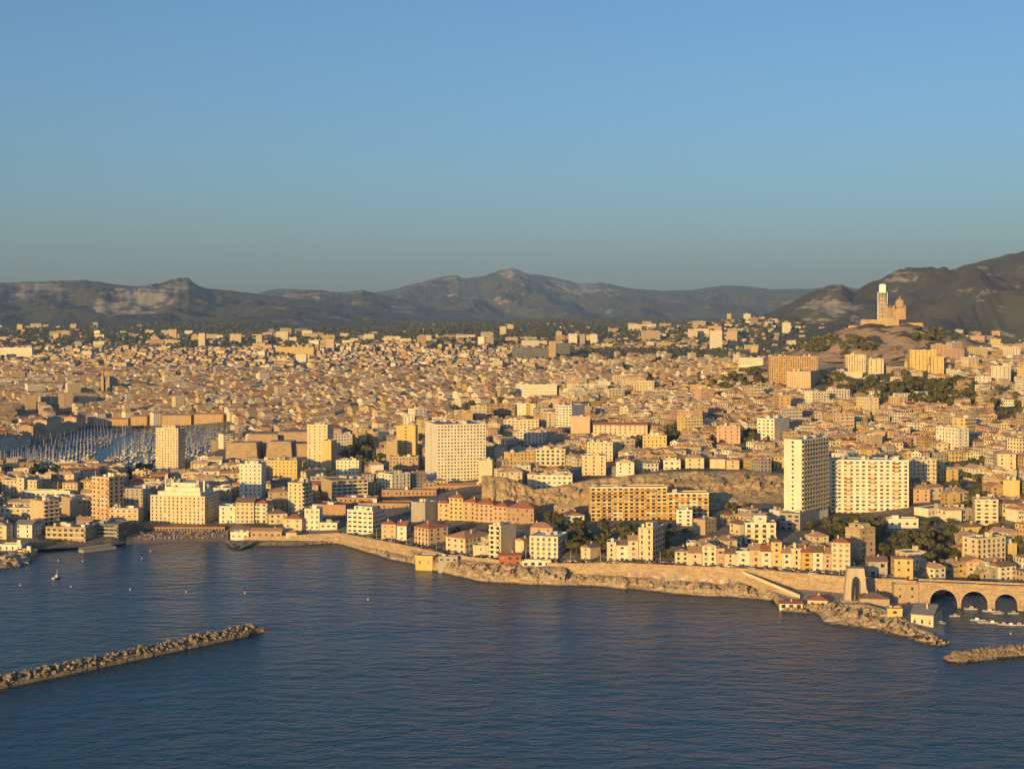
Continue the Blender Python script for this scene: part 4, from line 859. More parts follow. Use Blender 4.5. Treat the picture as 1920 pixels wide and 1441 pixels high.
B('low stone building with shuttered front under the bridge approach', 1676, 1722, 1724, 1124, 1097, 3, dict(c='tan', f='s', fl=2, clutter=0), 'building', 'building', dR=6, Y=799)
B('red-roofed bathing pavilion on the rocks left of the memorial', 1514, 1552, 1560, 1139, 1126, 14, dict(c='cream', f='w', fl=1, roof='hip', rc='red', pitch=.35), 'pavilion', 'pavilion', dR=10, Y=792)
B('low red-roofed bathing terrace at the water left of the pavilion', 1462, 1505, 1510, 1142, 1132, 6, dict(c='white', f='b', fl=1, roof='gablex', rc='red', pitch=.2), 'pavilion', 'pavilion', dR=8, Y=788)
B('purple-brown tiled hall at the foot of the memorial', 1612, 1668, 1674, 1136, 1123, 8, dict(c='tan', f='x', fl=1, roof='hip', rc='brownroof', pitch=.35), 'hall', 'hall', dR=12, Y=782)
# ramp down from the road
e = empty('ramp', wp(1450, 832, 6), 0, 'sloping white walled ramp running down from the corniche to the bathing rocks', 'ramp')
P0, P1 = Vector(wp(1392, 839, 12.0)) - e.location, Vector(wp(1500, 808, 4.2)) - e.location; nn = Vector((.25, .97, 0)) * 2.4
mb = MB(); mb.quad(P0, P1, P1 + nn, P0 + nn); mb.build('surface', PAVE, e); mb = MB(); mb.quad(P0 + Vector((0, .3, -6)), P1 + Vector((0, .3, -4)), P1 + Vector((0, .3, -.1)), P0 + Vector((0, .3, -.1))); mb.build('retaining_wall', STONE, e)
mb = MB(); dn = Vector((0, 0, -1.0)); up = Vector((0, 0, .8)); mb.quad(P0 + dn, P1 + dn, P1 + up, P0 + up); mb.quad(P0 + up, P1 + up, P1 + up + nn * .12, P0 + up + nn * .12); mb.build('side_wall', WM['cream'], e)

# ---------------------------------------------------------------- the town between: houses and blocks
nrg = np.random.default_rng(5)
FT = np.array(FOOT)
def blocked(x, y, r):
    dx = x[:, None] - FT[None, :, 0]; dy = y[:, None] - FT[None, :, 1]
    c, s_ = np.cos(-FT[:, 4]), np.sin(-FT[:, 4])
    lx = dx * c - dy * s_; ly = dx * s_ + dy * c
    return ((np.abs(lx) < FT[:, 2] + r[:, None]) & (np.abs(ly) < FT[:, 3] + r[:, None])).any(1)
RC = np.array([q[:5] for q in RECT], float)
def hides(x, y, z, wid, h):
    """does a filler house stand in front of the visible body of a named building"""
    px, pt = 960 + x / y * F, HY + (CZ - z - h * 1.25) / y * F; hw = wid * .6 / y * F
    bad = np.zeros(len(x), bool)
    for a, c, t, b_, Yr in RC:
        bad |= (y < Yr) & (px + hw > a + 1) & (px - hw < c - 1) & (pt < b_ - max(3.0, (b_ - t) * .12)) & (pt > t - 400)
    return bad
# wooded places: px0, px1, py0, py1 (ground rows), number, crown radius
WOODS = [(1062, 1270, 992, 1044, 95, 3.6), (1040, 1100, 985, 1030, 20, 3.5), (915, 968, 950, 964, 16, 3.4), (1336, 1400, 950, 964, 7, 3.0), (60, 128, 886, 908, 26, 4.5), (0, 58, 890, 905, 12, 4),
 (225, 290, 878, 910, 26, 4), (1640, 1730, 990, 1045, 36, 3.4), (1725, 1800, 988, 1062, 46, 3.4), (1786, 1860, 862, 970, 52, 3.6), (1835, 1870, 985, 1030, 24, 3.5), (1545, 1585, 985, 1035, 22, 3.2), (640, 712, 838, 888, 40, 4.2), (835, 955, 722, 790, 170, 5),
 (1140, 1440, 692, 736, 330, 5), (1535, 1705, 706, 748, 110, 5), (1615, 1835, 716, 764, 190, 4.8), (1860, 1920, 690, 800, 40, 4.5), (1420, 1640, 634, 660, 120, 5), (1700, 1850, 610, 640, 70, 5), (1235, 1280, 800, 835, 24, 4.2), (1180, 1210, 812, 838, 16, 4.2), (1395, 1420, 812, 840, 14, 4), (700, 780, 1000, 1016, 14, 2.6),
 (790, 870, 990, 1004, 18, 2.8), (1548, 1700, 979, 1000, 46, 3.0), (1700, 1745, 992, 1010, 14, 3), (985, 1060, 975, 1000, 22, 3.2), (870, 990, 996, 1012, 24, 2.6), (1110, 1150, 978, 990, 12, 3), (655, 720, 944, 956, 14, 2.8), (240, 290, 958, 978, 10, 2.8), (1900, 1920, 1010, 1060, 8, 3), (690, 730, 930, 945, 8, 3), (1255, 1262, 1030, 1052, 5, 2.6), (1640, 1662, 615, 628, 14, 4)]
def inwood(px, py):
    m = np.zeros(len(px), bool)
    for k, (a, c, t, b_, nn_, r) in enumerate(WOODS): m |= (px > a) & (px < c) & (py > t) & (py < b_)
    return m
cand = []
def layer(th, pu, pv, ymin, ymax, pxr, jit, kind):
    t = R(th); e1 = np.array([math.cos(t), math.sin(t)]); e2 = np.array([-math.sin(t), math.cos(t)])
    L = ymax * 1.2; u = np.arange(-L, L, pu); v = np.arange(-L, L * 1.3, pv)
    U, V = np.meshgrid(u, v); U = U.ravel(); V = V.ravel()
    X = U * e1[0] + V * e2[0]; Y = U * e1[1] + V * e2[1]
    k = (Y > ymin) & (Y < ymax); X, Y, U, V = X[k], Y[k], U[k], V[k]
    px = 960 + X / Y * F; k = (px > pxr[0]) & (px < pxr[1]); X, Y, U, V, px = X[k], Y[k], U[k], V[k], px[k]
    X = X + nrg.uniform(-jit, jit, len(X)); Y = Y + nrg.uniform(-jit, jit, len(X))
    return X, Y, U, V, t
def common(X, Y, r):
    px = 960 + X / Y * F; z = T(X, Y); py = HY + (CZ - z) / Y * F
    ye, _ = edge(px)
    ok = (Y > ye + 17 + r) & ~inport(px - 6, Y - 22) & ~inport(px + 6, Y + 22) & ~inport(px, Y) & (z > .5)
    ok &= ~((px > 895) & (px < 1485) & (Y > 1028) & (Y < 1118))
    bareh = np.exp(-((X - NDX) / 215) ** 2 - ((Y - 2310) / 190) ** 2)
    ok &= ~((bareh > .42) & (Y > 2060)) & ~((px > 1405) & (px < 1702) & (Y > 1885) & (Y < 2650)) & ~((px > 1695) & (px < 1850) & (Y > 2090) & (Y < 2600))
    ok &= ~((px > 228) & (px < 640) & (Y < 1076))
    ok &= ~(inwood(px, py) & (nrg.random(len(px)) < np.where(Y > 1500, .72, .95)))
    ok &= ~((np.abs(px - np.interp(Y, [850, 950, 1050, 1150], [1790, 1806, 1812, 1800])) < 7) & (Y < 1150))
    ok &= ~((px > 1330) & (px < 1480) & (Y > 985) & (Y < 1110))
    ok &= ~blocked(X, Y, r)
    return ok, px, py, z
# hillside and seafront quarters: small houses, some flats
for (th, pu, pv, y0, y1, pr) in ((24, 13.6, 16.0, 830, 2450, (560, 2150)), (17, 10.8, 11.8, 845, 1180, (1785, 2150))):
    X, Y, U, V, t = layer(th, pu, pv, y0, y1, pr, 2.2, 'b')
    n_ = len(X); W_ = nrg.uniform(8.5, 13.5, n_); D_ = nrg.uniform(8, 12, n_); H_ = nrg.uniform(5, 8.6, n_)
    px = 960 + X / Y * F
    central = (px < 1000 + 200 * np.sin(Y * .004)) & (Y > 1150)
    H_ = np.where(central, H_ + nrg.uniform(1, 7, n_), H_)
    big = nrg.random(n_) < np.where(central, .16, .055); H_ = np.where(big, nrg.uniform(12, 20, n_), H_); W_ = np.where(big, nrg.uniform(13, 24, n_), W_); D_ = np.where(big, 12, D_)
    ok, px, py, z = common(X, Y, np.where(big, 6, 3.2)); ok &= ~hides(X, Y, z, W_, H_)
    ok &= ~((px < 1000) & (Y > 1700)) & (nrg.random(n_) > np.where(px > 1500, .16, .07))
    st = (np.abs(((V + 40 * np.sin(U * .01)) % 68) - 34) > 31)
    ok &= ~st
    rot = t + R(90) * nrg.integers(0, 2, n_) + nrg.normal(0, .16, n_)
    for i in np.nonzero(ok)[0]: cand.append((X[i], Y[i], z[i], W_[i], D_[i], H_[i], rot[i], 'flat' if big[i] or nrg.random() < .16 else ('hip' if nrg.random() < .35 else 'gable')))
# left quarters near the beach
X, Y, U, V, t = layer(8, 15, 15, 980, 1500, (-120, 600), 2, 'b'); n_ = len(X)
W_ = nrg.uniform(10, 16, n_); D_ = nrg.uniform(9, 13, n_); H_ = nrg.uniform(6, 13, n_)
ok, px, py, z = common(X, Y, np.full(n_, 4.)); ok &= ~hides(X, Y, z, W_, H_) & (nrg.random(n_) > .12)
for i in np.nonzero(ok)[0]: cand.append((X[i], Y[i], z[i], W_[i], D_[i], H_[i], t + nrg.normal(0, .1), nrg.choice(['flat', 'hip', 'gable'])))
# old town on the plain: rows of attached houses along streets
for (th, y0, y1, pr) in ((40, 1700, 3300, (-150, 1010)), (-24, 3300, 4700, (-150, 1000)), (31, 2450, 4700, (1000, 2100))):
    X, Y, U, V, t = layer(th, 12.2, 13.2, y0, y1, pr, .35, 'a'); n_ = len(X)
    iu = np.round(U / 12.2).astype(int); iv = np.round(V / 13.2).astype(int)
    street = ((iv + (np.sin(U * .006) * 1.5).astype(int)) % 3 == 0) | ((iu + (np.sin(V * .008) * 2).astype(int)) % 8 == 0)
    W_ = nrg.uniform(8, 16.5, n_); D_ = nrg.uniform(9, 14.5, n_)
    dist = np.sin(X * .004 + 2) * np.sin(Y * .0035); H_ = 10.5 + 3.5 * dist + nrg.uniform(-4.5, 6, n_)
    grp = (iu // 4) * 7919 + (iv // 3) * 104729 + (iv % 3) * 31; gh = np.sin(grp * 12.9898) * 43758.5453; gh = gh - np.floor(gh)
    uni = gh < .62; H_ = np.where(uni, 7.5 + 11 * ((gh * 17.3) % 1) + 2.5 * dist + nrg.uniform(-.7, .7, n_), H_); W_ = np.where(uni, 12.3, W_); D_ = np.where(uni, 12.0, D_)
    big = nrg.random(n_) < .012; H_ = np.where(big, nrg.uniform(17, 28, n_), H_); W_ = np.where(big, nrg.uniform(16, 34, n_), W_)
    ok, px, py, z = common(X, Y, np.where(big, 6, 2.5)); ok &= ~hides(X, Y, z, W_, H_) & ~street
    drop = np.where(px > 1000, .45, .15) + np.clip((Y - 2800) / 2500, 0, .58); ok &= nrg.random(n_) > drop
    for i in np.nonzero(ok)[0]: cand.append((X[i], Y[i], z[i], W_[i], D_[i], H_[i], t + nrg.normal(0, .04), 'flat' if big[i] or nrg.random() < .14 else 'gable'))
# suburbs towards the hills
X, Y, U, V, t = layer(10, 40, 42, 4650, 9300, (-150, 2100), 15, 'c'); n_ = len(X)
px = 960 + X / Y * F
dens = .40 - .38 * np.clip((Y - 4900) / 2700, 0, 1) + .22 * np.sin(X * .0021 + 1) * np.sin(Y * .0017) + np.where((px > 1180) & (px < 1660), .2, 0)
dens = np.where((px > 600) & (px < 1180) & (Y > 6200), dens * .3, dens)
slab = nrg.random(n_) < .11
W_ = np.where(slab, nrg.uniform(22, 60, n_), nrg.uniform(10, 22, n_)); D_ = np.where(slab, 13, nrg.uniform(9, 14, n_)); H_ = np.where(slab, nrg.uniform(12, 32, n_), nrg.uniform(5, 9, n_))
ok, px, py, z = common(X, Y, np.full(n_, 4.)); ok &= (nrg.random(n_) < dens) & ~hides(X, Y, z, W_, H_) & ~((px > 1380) & (Y > 6400))
for i in np.nonzero(ok)[0]: cand.append((X[i], Y[i], z[i], W_[i], D_[i], H_[i], nrg.uniform(-.5, .5), 'flat' if slab[i] else 'gable'))

wkeys = ['cream', 'cream', 'white', 'yellow', 'cream', 'ochre', 'tan', 'pink', 'cream', 'white', 'peach', 'grey', 'white', 'yellow']
rkeys = ['terra', 'tile', 'terra', 'tile', 'tile', 'red', 'straw', 'straw', 'brownroof', 'tile']
names20 = names + ['%d%s' % (k, {1: 'st', 2: 'nd', 3: 'rd'}.get(k % 10, 'th') if k > 19 else 'th') for k in range(16, 60)]
def is_flat(c): return c[7] == 'flat' and c[5] > 9.5
vis = []
for c in cand:
    px, py = scr(c[0], c[1], c[2])
    if 5 < px < 1915: vis.append(c)
score = lambda c: -(c[3] * c[5]) / c[1] ** 2
houses = sorted([c for c in vis if not is_flat(c)], key=score)[:295]; flats = sorted([c for c in vis if is_flat(c)], key=score)[:170]
chosen = set(id(c) for c in houses) | set(id(c) for c in flats)
LM = [(q[0] / 2 + q[1] / 2, q[4], s_) for q, s_ in zip(RECT, [None] * len(RECT))]
LMS = [(1511, 958, 'the tall slab tower'), (1632, 1000, 'the wide white tower block'), (855, 1255, 'the huge white slab'), (1180, 1008, 'the orange balcony block'), (1115, 1160, 'the pale cliff-top tower'), (1370, 1250, 'the pink apartment tower'),
       (1603, 800, 'the memorial arch'), (1750, 965, 'the colonnaded hall'), (1850, 950, 'the slope balcony block'), (1888, 1200, 'the white mansion'), (345, 1080, 'the massive beach block'), (205, 1120, 'the slim shabby tower'), (318, 1460, 'the slender harbour tower'),
       (470, 1170, 'the dotted white tower'), (595, 1400, 'the cream fort tower'), (1068, 1500, 'the striped white block'), (1490, 1850, 'the ochre-ended tower slab'), (1605, 1850, 'the twin-cored cream tower'), (1738, 1800, 'the yellow apartment slab'), (1450, 1300, 'the green-balconied tower'), (940, 1650, 'the brown balcony block'),
       (685, 1075, 'the ribbon-window block'), (762, 1395, 'the ochre twin tower'), (1160, 1400, 'the long red-roofed school block'), (1220, 885, 'the seafront turret block'), (1425, 900, 'the penthouse block'), (55, 1225, 'the long cream institution')]
used = {}
def relate(c, kind):
    px, _ = scr(c[0], c[1], c[2])
    best = min(LMS, key=lambda L: math.hypot(c[0] - PX(L[0], L[1]), c[1] - L[1]))
    dx = c[0] - PX(best[0], best[1]); dy = c[1] - best[1]
    if abs(dy) > abs(dx) * 1.3: rel = 'behind' if dy > 0 else 'in front of'
    else: rel = 'right of' if dx > 0 else 'left of'
    return rel, best[2], math.hypot(dx, dy)
CN = {'cream': 'cream', 'white': 'white', 'yellow': 'yellow', 'peach': 'peach', 'ochre': 'ochre', 'tan': 'tan', 'pink': 'pink', 'grey': 'grey'}
RN = {'straw': 'straw-coloured', 'terra': 'terracotta', 'tile': 'pale tiled', 'red': 'red', 'brownroof': 'brown', 'gravel': 'flat'}
jobs = []
for kind, lst in (('house', houses), ('block', flats)):
    for c in lst:
        wc_ = rnd.choice(wkeys); rc_ = rnd.choice(rkeys) if c[7] != 'flat' else 'gravel'
        rel, lm, ds = relate(c, kind); jobs.append([kind, c, wc_, rc_, rel, lm, ds])
jobs.sort(key=lambda j: j[6])
for kind, c, wc_, rc_, rel, lm, ds in jobs:
    key = (kind, wc_, rc_, rel, lm); used[key] = used.get(key, 0) + 1; k = used[key]
    od = '' if k == 1 else names20[k - 1] + ' '
    near = 'nearest ' if k == 1 else ''
    noun = 'house' if kind == 'house' else 'apartment block'
    lab = '%s%s%s with %s roof %s %s' % (od or near, CN[wc_] + ' ', noun, RN[rc_], rel, lm)
    root = empty('house' if kind == 'house' else 'apartment_block', (c[0], c[1], c[2]), c[6], lab, 'house' if kind == 'house' else 'building', 'small houses on the slopes' if kind == 'house' else 'apartment blocks among the houses')
    st = rnd.choice('ggswt'); make(root, c[3], c[4], c[5], dict(c=wc_, roof=c[7], rc=rc_, f=st, r=rnd.choice([st, 'x', 's']), l=rnd.choice([st, 'x', 's']), k=st, clutter=rnd.choice([1, 2, 3]), sh=rnd.random() < .4, pitch=rnd.uniform(.3, .5), bal='f' if kind == 'block' and rnd.random() < .4 else ''))
# the rest: joined, with colour per face and window rows in the wall material
def cityobj(name, label, lst):
    v = []; f = []; colr = []; uv = []; mi = []
    for (x, y, z, w_, d_, h, rot, rk) in lst:
        c, s_ = math.cos(rot), math.sin(rot); a, b_ = w_ / 2, d_ / 2; i = len(v)
        P = [(-a, -b_), (a, -b_), (a, b_), (-a, b_)]; Q = [(x + p * c - q * s_, y + p * s_ + q * c) for p, q in P]
        v.extend([(*q, z - 5) for q in Q]); v.extend([(*q, z + h) for q in Q])
        wc_ = WALLS[rnd.choice(wkeys)]; k = rnd.uniform(.78, 1.2); wc_ = tuple(t * k for t in wc_) + (1,)
        rc_ = ROOFS[rnd.choice(rkeys)] if rk != 'flat' else ROOFS['gravel']; k = rnd.uniform(.75, 1.25); rc_ = tuple(t * k for t in rc_) + (1,)
        for e0, ln in ((0, w_), (1, d_), (2, w_), (3, d_)):
            e1 = (e0 + 1) % 4; f.append((i + e0, i + e1, i + 4 + e1, i + 4 + e0)); colr.extend([wc_] * 4); nn_ = max(1, round(ln / 3)) * 3.0; fl = max(1, round(h / 3)) * 3.0
            uv.extend([(0, -5), (nn_, -5), (nn_, fl), (0, fl)]); mi.append(0)
        if rk == 'flat':
            f.append((i + 4, i + 5, i + 6, i + 7)); colr.extend([rc_] * 4); uv.extend([(0, 0)] * 4); mi.append(1)
            for q in range(2 if h > 9 else 0):
                ux, uy, us = rnd.uniform(-a * .6, a * .6), rnd.uniform(-b_ * .6, b_ * .6), rnd.uniform(1, 2.4); j = len(v); hh = rnd.uniform(1.4, 3)
                for zz in (z + h, z + h + hh):
                    for p, r_ in ((-1, -1), (1, -1), (1, 1), (-1, 1)): X_, Y_ = ux + p * us, uy + r_ * us; v.append((x + X_ * c - Y_ * s_, y + X_ * s_ + Y_ * c, zz))
                for ff in ((0, 1, 5, 4), (1, 2, 6, 5), (2, 3, 7, 6), (3, 0, 4, 7), (4, 5, 6, 7)): f.append(tuple(j + t for t in ff)); colr.extend([(.6, .55, .45, 1)] * 4); uv.extend([(0, 0)] * 4); mi.append(1)
        else:
            ax = w_ >= d_; rh = (d_ if ax else w_) / 2 * rnd.uniform(.28, .45); ins = (d_ if ax else w_) / 2 if rk == 'hip' else 0
            r0, r1 = ((-a + ins, 0), (a - ins, 0)) if ax else ((0, -b_ + ins), (0, b_ - ins))
            for p, q in (r0, r1): v.append((x + p * c - q * s_, y + p * s_ + q * c, z + h + rh))
            if y < 2000:
                j = len(v); ux, uy = rnd.uniform(-a * .6, a * .6), rnd.uniform(-b_ * .6, b_ * .6)
                for zz in (z + h, z + h + rh + 1.0):
                    for p, r_ in ((-.45, -.45), (.45, -.45), (.45, .45), (-.45, .45)): X_, Y_ = ux + p, uy + r_; v.append((x + X_ * c - Y_ * s_, y + X_ * s_ + Y_ * c, zz))
                for ff in ((0, 1, 5, 4), (1, 2, 6, 5), (2, 3, 7, 6), (3, 0, 4, 7), (4, 5, 6, 7)): f.append(tuple(j + t for t in ff)); colr.extend([(.62, .5, .36, 1)] * 4); uv.extend([(0, 0)] * 4); mi.append(1)
            if ax: fs_ = [(4, 5, 9, 8), (6, 7, 8, 9), (5, 6, 9), (7, 4, 8)]
            else: fs_ = [(5, 6, 9, 8), (7, 4, 8, 9), (4, 5, 8), (6, 7, 9)]
            for q, ff in enumerate(fs_):
                f.append(tuple(i + t for t in ff)); colr.extend([rc_ if (len(ff) == 4 or rk == 'hip') else wc_] * len(ff)); uv.extend([(0, 0)] * len(ff)); mi.append(1)
    me = bpy.data.meshes.new(name); me.from_pydata(v, [], f)
    ca = me.color_attributes.new('tint', 'FLOAT_COLOR', 'CORNER'); ca.data.foreach_set('color', np.array(colr, np.float32).ravel())
    ul = me.uv_layers.new(name='metres'); ul.data.foreach_set('uv', np.array(uv, np.float32).ravel())
    me.materials.append(CITYW); me.materials.append(CITYR); me.polygons.foreach_set('material_index', mi); me.update()
    o = bpy.data.objects.new(name, me); col.objects.link(o); tag(o, label, kind='stuff'); return o
CITYW, n, l, b = new_mat('town_wall')
at = N(n, 'ShaderNodeAttribute', attribute_name='tint'); uvn = N(n, 'ShaderNodeUVMap', uv_map='metres'); sp = N(n, 'ShaderNodeSeparateXYZ'); l.new(uvn.outputs[0], sp.inputs[0])
def inside(src, per, a, c):
    q = N(n, 'ShaderNodeMath', operation='DIVIDE'); l.new(src, q.inputs[0]); q.inputs[1].default_value = per
    q2 = N(n, 'ShaderNodeMath', operation='FRACT'); l.new(q.outputs[0], q2.inputs[0])
    g = N(n, 'ShaderNodeMath', operation='GREATER_THAN'); l.new(q2.outputs[0], g.inputs[0]); g.inputs[1].default_value = a
    h_2 = N(n, 'ShaderNodeMath', operation='LESS_THAN'); l.new(q2.outputs[0], h_2.inputs[0]); h_2.inputs[1].default_value = c
    k = N(n, 'ShaderNodeMath', operation='MULTIPLY'); l.new(g.outputs[0], k.inputs[0]); l.new(h_2.outputs[0], k.inputs[1]); return k.outputs[0]
k = N(n, 'ShaderNodeMath', operation='MULTIPLY'); l.new(inside(sp.outputs[0], 3, .3, .7), k.inputs[0]); l.new(inside(sp.outputs[1], 3, .28, .8), k.inputs[1])
sn = noise_tex(n, l, .25, 3, wpos(n)); base = mixc(n, l, ramp(n, l, sn, .3, .8), at.outputs[0], (.35, .32, .28), 'SOFT_LIGHT')
l.new(mixc(n, l, k.outputs[0], base, (.07, .06, .05)), b.inputs['Base Color']); b.inputs['Roughness'].default_value = .85
CITYR, n, l, b = new_mat('town_roof')
at = N(n, 'ShaderNodeAttribute', attribute_name='tint'); sn = noise_tex(n, l, .5, 4, wpos(n))
l.new(mixc(n, l, ramp(n, l, sn, .3, .8), at.outputs[0], (.25, .24, .22), 'SOFT_LIGHT'), b.inputs['Base Color']); b.inputs['Roughness'].default_value = .9
rest = [c for c in cand if id(c) not in chosen]
cityobj('hillside_housing', 'dense mass of small tiled houses on the slopes', [c for c in rest if c[1] < 2450 and c[0] / c[1] * F + 960 > 560])
cityobj('old_town_housing', 'dense mass of old town roofs on the plain behind the harbour', [c for c in rest if not (c[1] < 2450 and c[0] / c[1] * F + 960 > 560) and c[1] < 4650])
cityobj('suburb_housing', 'scattered far suburb houses between trees towards the hills', [c for c in rest if c[1] >= 4650])

# ---------------------------------------------------------------- trees
LEAF, n, l, b = new_mat('leaf_green')
oi = n.new('ShaderNodeObjectInfo'); nz = noise_tex(n, l, .12, 3, wpos(n))
c1 = mixc(n, l, ramp(n, l, nz, .3, .7), (.045, .06, .02), (.11, .12, .045)); l.new(mixc(n, l, ramp(n, l, oi.outputs['Random'], -.5, 1.8), c1, (.13, .115, .045)), b.inputs['Base Color']); b.inputs['Roughness'].default_value = .8
BARK = simple('bark', (.11, .08, .055), .95)
def crown_mesh(name, seed, nleaf, conic=False, size=.3):
    r = random.Random(seed); mb = MB()
    lobes = [(r.uniform(-.45, .45), r.uniform(-.45, .45), r.uniform(-.15, .5), r.uniform(.4, .62)) for _ in range(6)]
    for k in range(nleaf):
        lx, ly, lz, lr = lobes[k % 6]; d = Vector((r.gauss(0, 1), r.gauss(0, 1), r.gauss(0, 1))).normalized(); p = Vector((lx, ly, lz)) + d * lr * r.uniform(.65, 1.05); p.z *= .85
        nrm = (d + Vector((r.uniform(-.6, .6), r.uniform(-.6, .6), r.uniform(-.3, .7)))).normalized(); u = nrm.orthogonal().normalized(); u.rotate(__import__('mathutils').Quaternion(nrm, r.uniform(0, 6.28))); v = nrm.cross(u); s_ = size * r.uniform(.6, 1.2)
        mb.quad(tuple(p - u * s_), tuple(p - v * s_ * .7 + nrm * s_ * .15), tuple(p + u * s_), tuple(p + v * s_ * .7 + nrm * s_ * .15))
    return mb
crowns = [crown_mesh('crown', k, 190, size=.24).data('crown', [LEAF]) for k in range(6)]
def trunk_data(seed):
    r = random.Random(seed); mb = MB(); mb.cyl(0, 0, -1.2, -.1, .09, .055, 7, cap=False)
    for k in range(4):
        a = 2 * math.pi * k / 4 + r.uniform(-.4, .4); mb.bar((0, 0, -.35), (.5 * math.cos(a), .5 * math.sin(a), r.uniform(.05, .4)), .045)
    return mb.data('trunk', [BARK])
trunks = [trunk_data(k) for k in range(3)]
trees = []
for wi, (a, c, t, b_, cnt, r) in enumerate(WOODS):
    for k in range(cnt):
        px = rnd.uniform(a, c); py = rnd.uniform(t, b_); Y = hit(px, py); 
        if Y > 8900: continue
        trees.append((PX(px, Y), Y, r * rnd.uniform(.65, 1.25), wi))
# garden trees among the houses
X, Y, U, V, t = layer(40, 22, 22, 840, 2400, (0, 2100), 9, 't'); n_ = len(X); px = 960 + X / Y * F
keep = nrg.random(n_) < np.where(px > 1250, .55, .2); ok, px, py, z = common(X, Y, np.full(n_, -.5)); ok &= keep & ~hides(X, Y, z, np.full(n_, 6.), np.full(n_, 5.))
for i in np.nonzero(ok)[0]: trees.append((X[i], Y[i], rnd.uniform(1.8, 3.6), 100))
tr = np.array([(q[0], q[1]) for q in trees]); bl = blocked(tr[:, 0], tr[:, 1], np.full(len(tr), .2)); hd = hides(tr[:, 0], tr[:, 1], T(tr[:, 0], tr[:, 1]), np.full(len(tr), 6.), np.array([q[2] * 1.7 for q in trees]))
trees = [q for q, b1, h1 in zip(trees, bl, hd) if not b1 and not h1 and not (940 < q[0] / q[1] * F + 960 < 1100 and 1040 < q[1] < 1075)]
trees.sort(key=lambda q: -q[2] / q[1]); WN = ['in the garden gully under the quarry', 'in the gardens behind the square white seafront block', 'at the foot of the cliff end', 'beside the slope right of the orange block', 'behind the small villas at far left', 'at the far left edge', 'behind the slim shabby tower', 'below the wide tower block', 'in the shaded valley', 'on the upper valley slope', 'on the slope below the balconied white block', 'behind the seafront row', 'between the fort tower and the twin towers', 'in the hillside park behind the huge slab', 'in the wood left of the ochre-ended slab', 'below the twin-cored tower', 'on the slope below the yellow slab', 'near the right edge', 'on the ridge left of the basilica', 'behind the basilica', 'beside the yellow block', 'near the school block', 'beside the pink tower']
ZT = T([q[0] for q in trees], [q[1] for q in trees])
rank = {}; cnt_ = {}
for k in sorted(range(min(290, len(trees))), key=lambda k: trees[k][0] / trees[k][1]):
    g_ = WN[trees[k][3]] if trees[k][3] < len(WN) else 'x'; cnt_[g_] = cnt_.get(g_, 0) + 1; rank[k] = cnt_[g_]
def ordw(k): return names[k - 1] if k <= 15 else '%d%s' % (k, {1: 'st', 2: 'nd', 3: 'rd'}.get(k % 10, 'th') if k // 10 != 1 else 'th')
for k, (x, y, r, wi) in enumerate(trees[:290]):
    wn = WN[wi] if wi < len(WN) else 'among the houses of the slopes'
    e = empty('garden_tree', (x, y, float(ZT[k]) + r * 1.1), rnd.uniform(0, 6.28), 'dark leafy tree %s, %s from the left' % (wn, ordw(rank[k])), 'tree', 'trees ' + wn); e.scale = (r, r, r * rnd.uniform(.8, 1.15))
    o = bpy.data.objects.new('crown', crowns[k % 6]); col.objects.link(o); o.parent = e
    o = bpy.data.objects.new('trunk', trunks[k % 3]); col.objects.link(o); o.parent = e
def treemass(name, label, lst, tmpl):
    tv = [np.array(m.v) for m in tmpl]; tf = [np.array(m.f) for m in tmpl]; V = []; Fc = []; off = 0
    for (x, y, z, r) in lst:
        k = rnd.randrange(len(tv)); a = rnd.uniform(0, 6.28); c, s_ = math.cos(a), math.sin(a); q = tv[k] * r
        V.append(np.stack([q[:, 0] * c - q[:, 1] * s_ + x, q[:, 0] * s_ + q[:, 1] * c + y, q[:, 2] + z + r * .75], -1)); Fc.append(tf[k] + off); off += len(q)
    V = np.concatenate(V); Fc = np.concatenate(Fc); me = bpy.data.meshes.new(name); nv, nf = len(V), len(Fc)
    me.vertices.add(nv); me.vertices.foreach_set('co', V.ravel()); me.loops.add(nf * 4); me.loops.foreach_set('vertex_index', Fc.ravel().astype(np.int32)); me.polygons.add(nf)
    me.polygons.foreach_set('loop_start', np.arange(0, nf * 4, 4, dtype=np.int32)); me.update(calc_edges=True); me.materials.append(LEAF)
    o = bpy.data.objects.new(name, me); col.objects.link(o); tag(o, label, kind='stuff')
small = [crown_mesh('c', 50 + k, 46, size=.42) for k in range(5)]; tiny = [crown_mesh('c', 80 + k, 16, size=.62) for k in range(5)]
treemass('woodland', 'dark green trees massed in the parks and gardens', [(q[0], q[1], float(z_), q[2]) for q, z_ in zip(trees[290:], ZT[290:])], small)
X, Y, U, V, t = layer(33, 24, 27, 2500, 5200, (-150, 2100), 11, 't'); n_ = len(X); px = 960 + X / Y * F
pr_ = np.where(px > 1000, .5, .1) + np.clip((Y - 2700) / 2400, 0, .75); ok, px, py, z = common(X, Y, np.full(n_, -.5)); ok &= (nrg.random(n_) < pr_) & ~hides(X, Y, z, np.full(n_, 6.), np.full(n_, 5.))
ft = [(X[i], Y[i], z[i], rnd.uniform(3.2, 6.5)) for i in np.nonzero(ok)[0]]
X, Y, U, V, t = layer(12, 30, 36, 5200, 10500, (-150, 2100), 15, 't'); n_ = len(X); ok, px, py, z = common(X, Y, np.full(n_, -1.)); ok &= (nrg.random(n_) < .75) & ~((px > 1400) & (Y > 6400))
ft += [(X[i], Y[i], z[i], rnd.uniform(5, 10)) for i in np.nonzero(ok)[0]]
treemass('far_woodland', 'far trees between the suburb houses below the hills', ft, tiny)
print('houses', len(cand), 'trees', len(trees), 'far', len(ft))

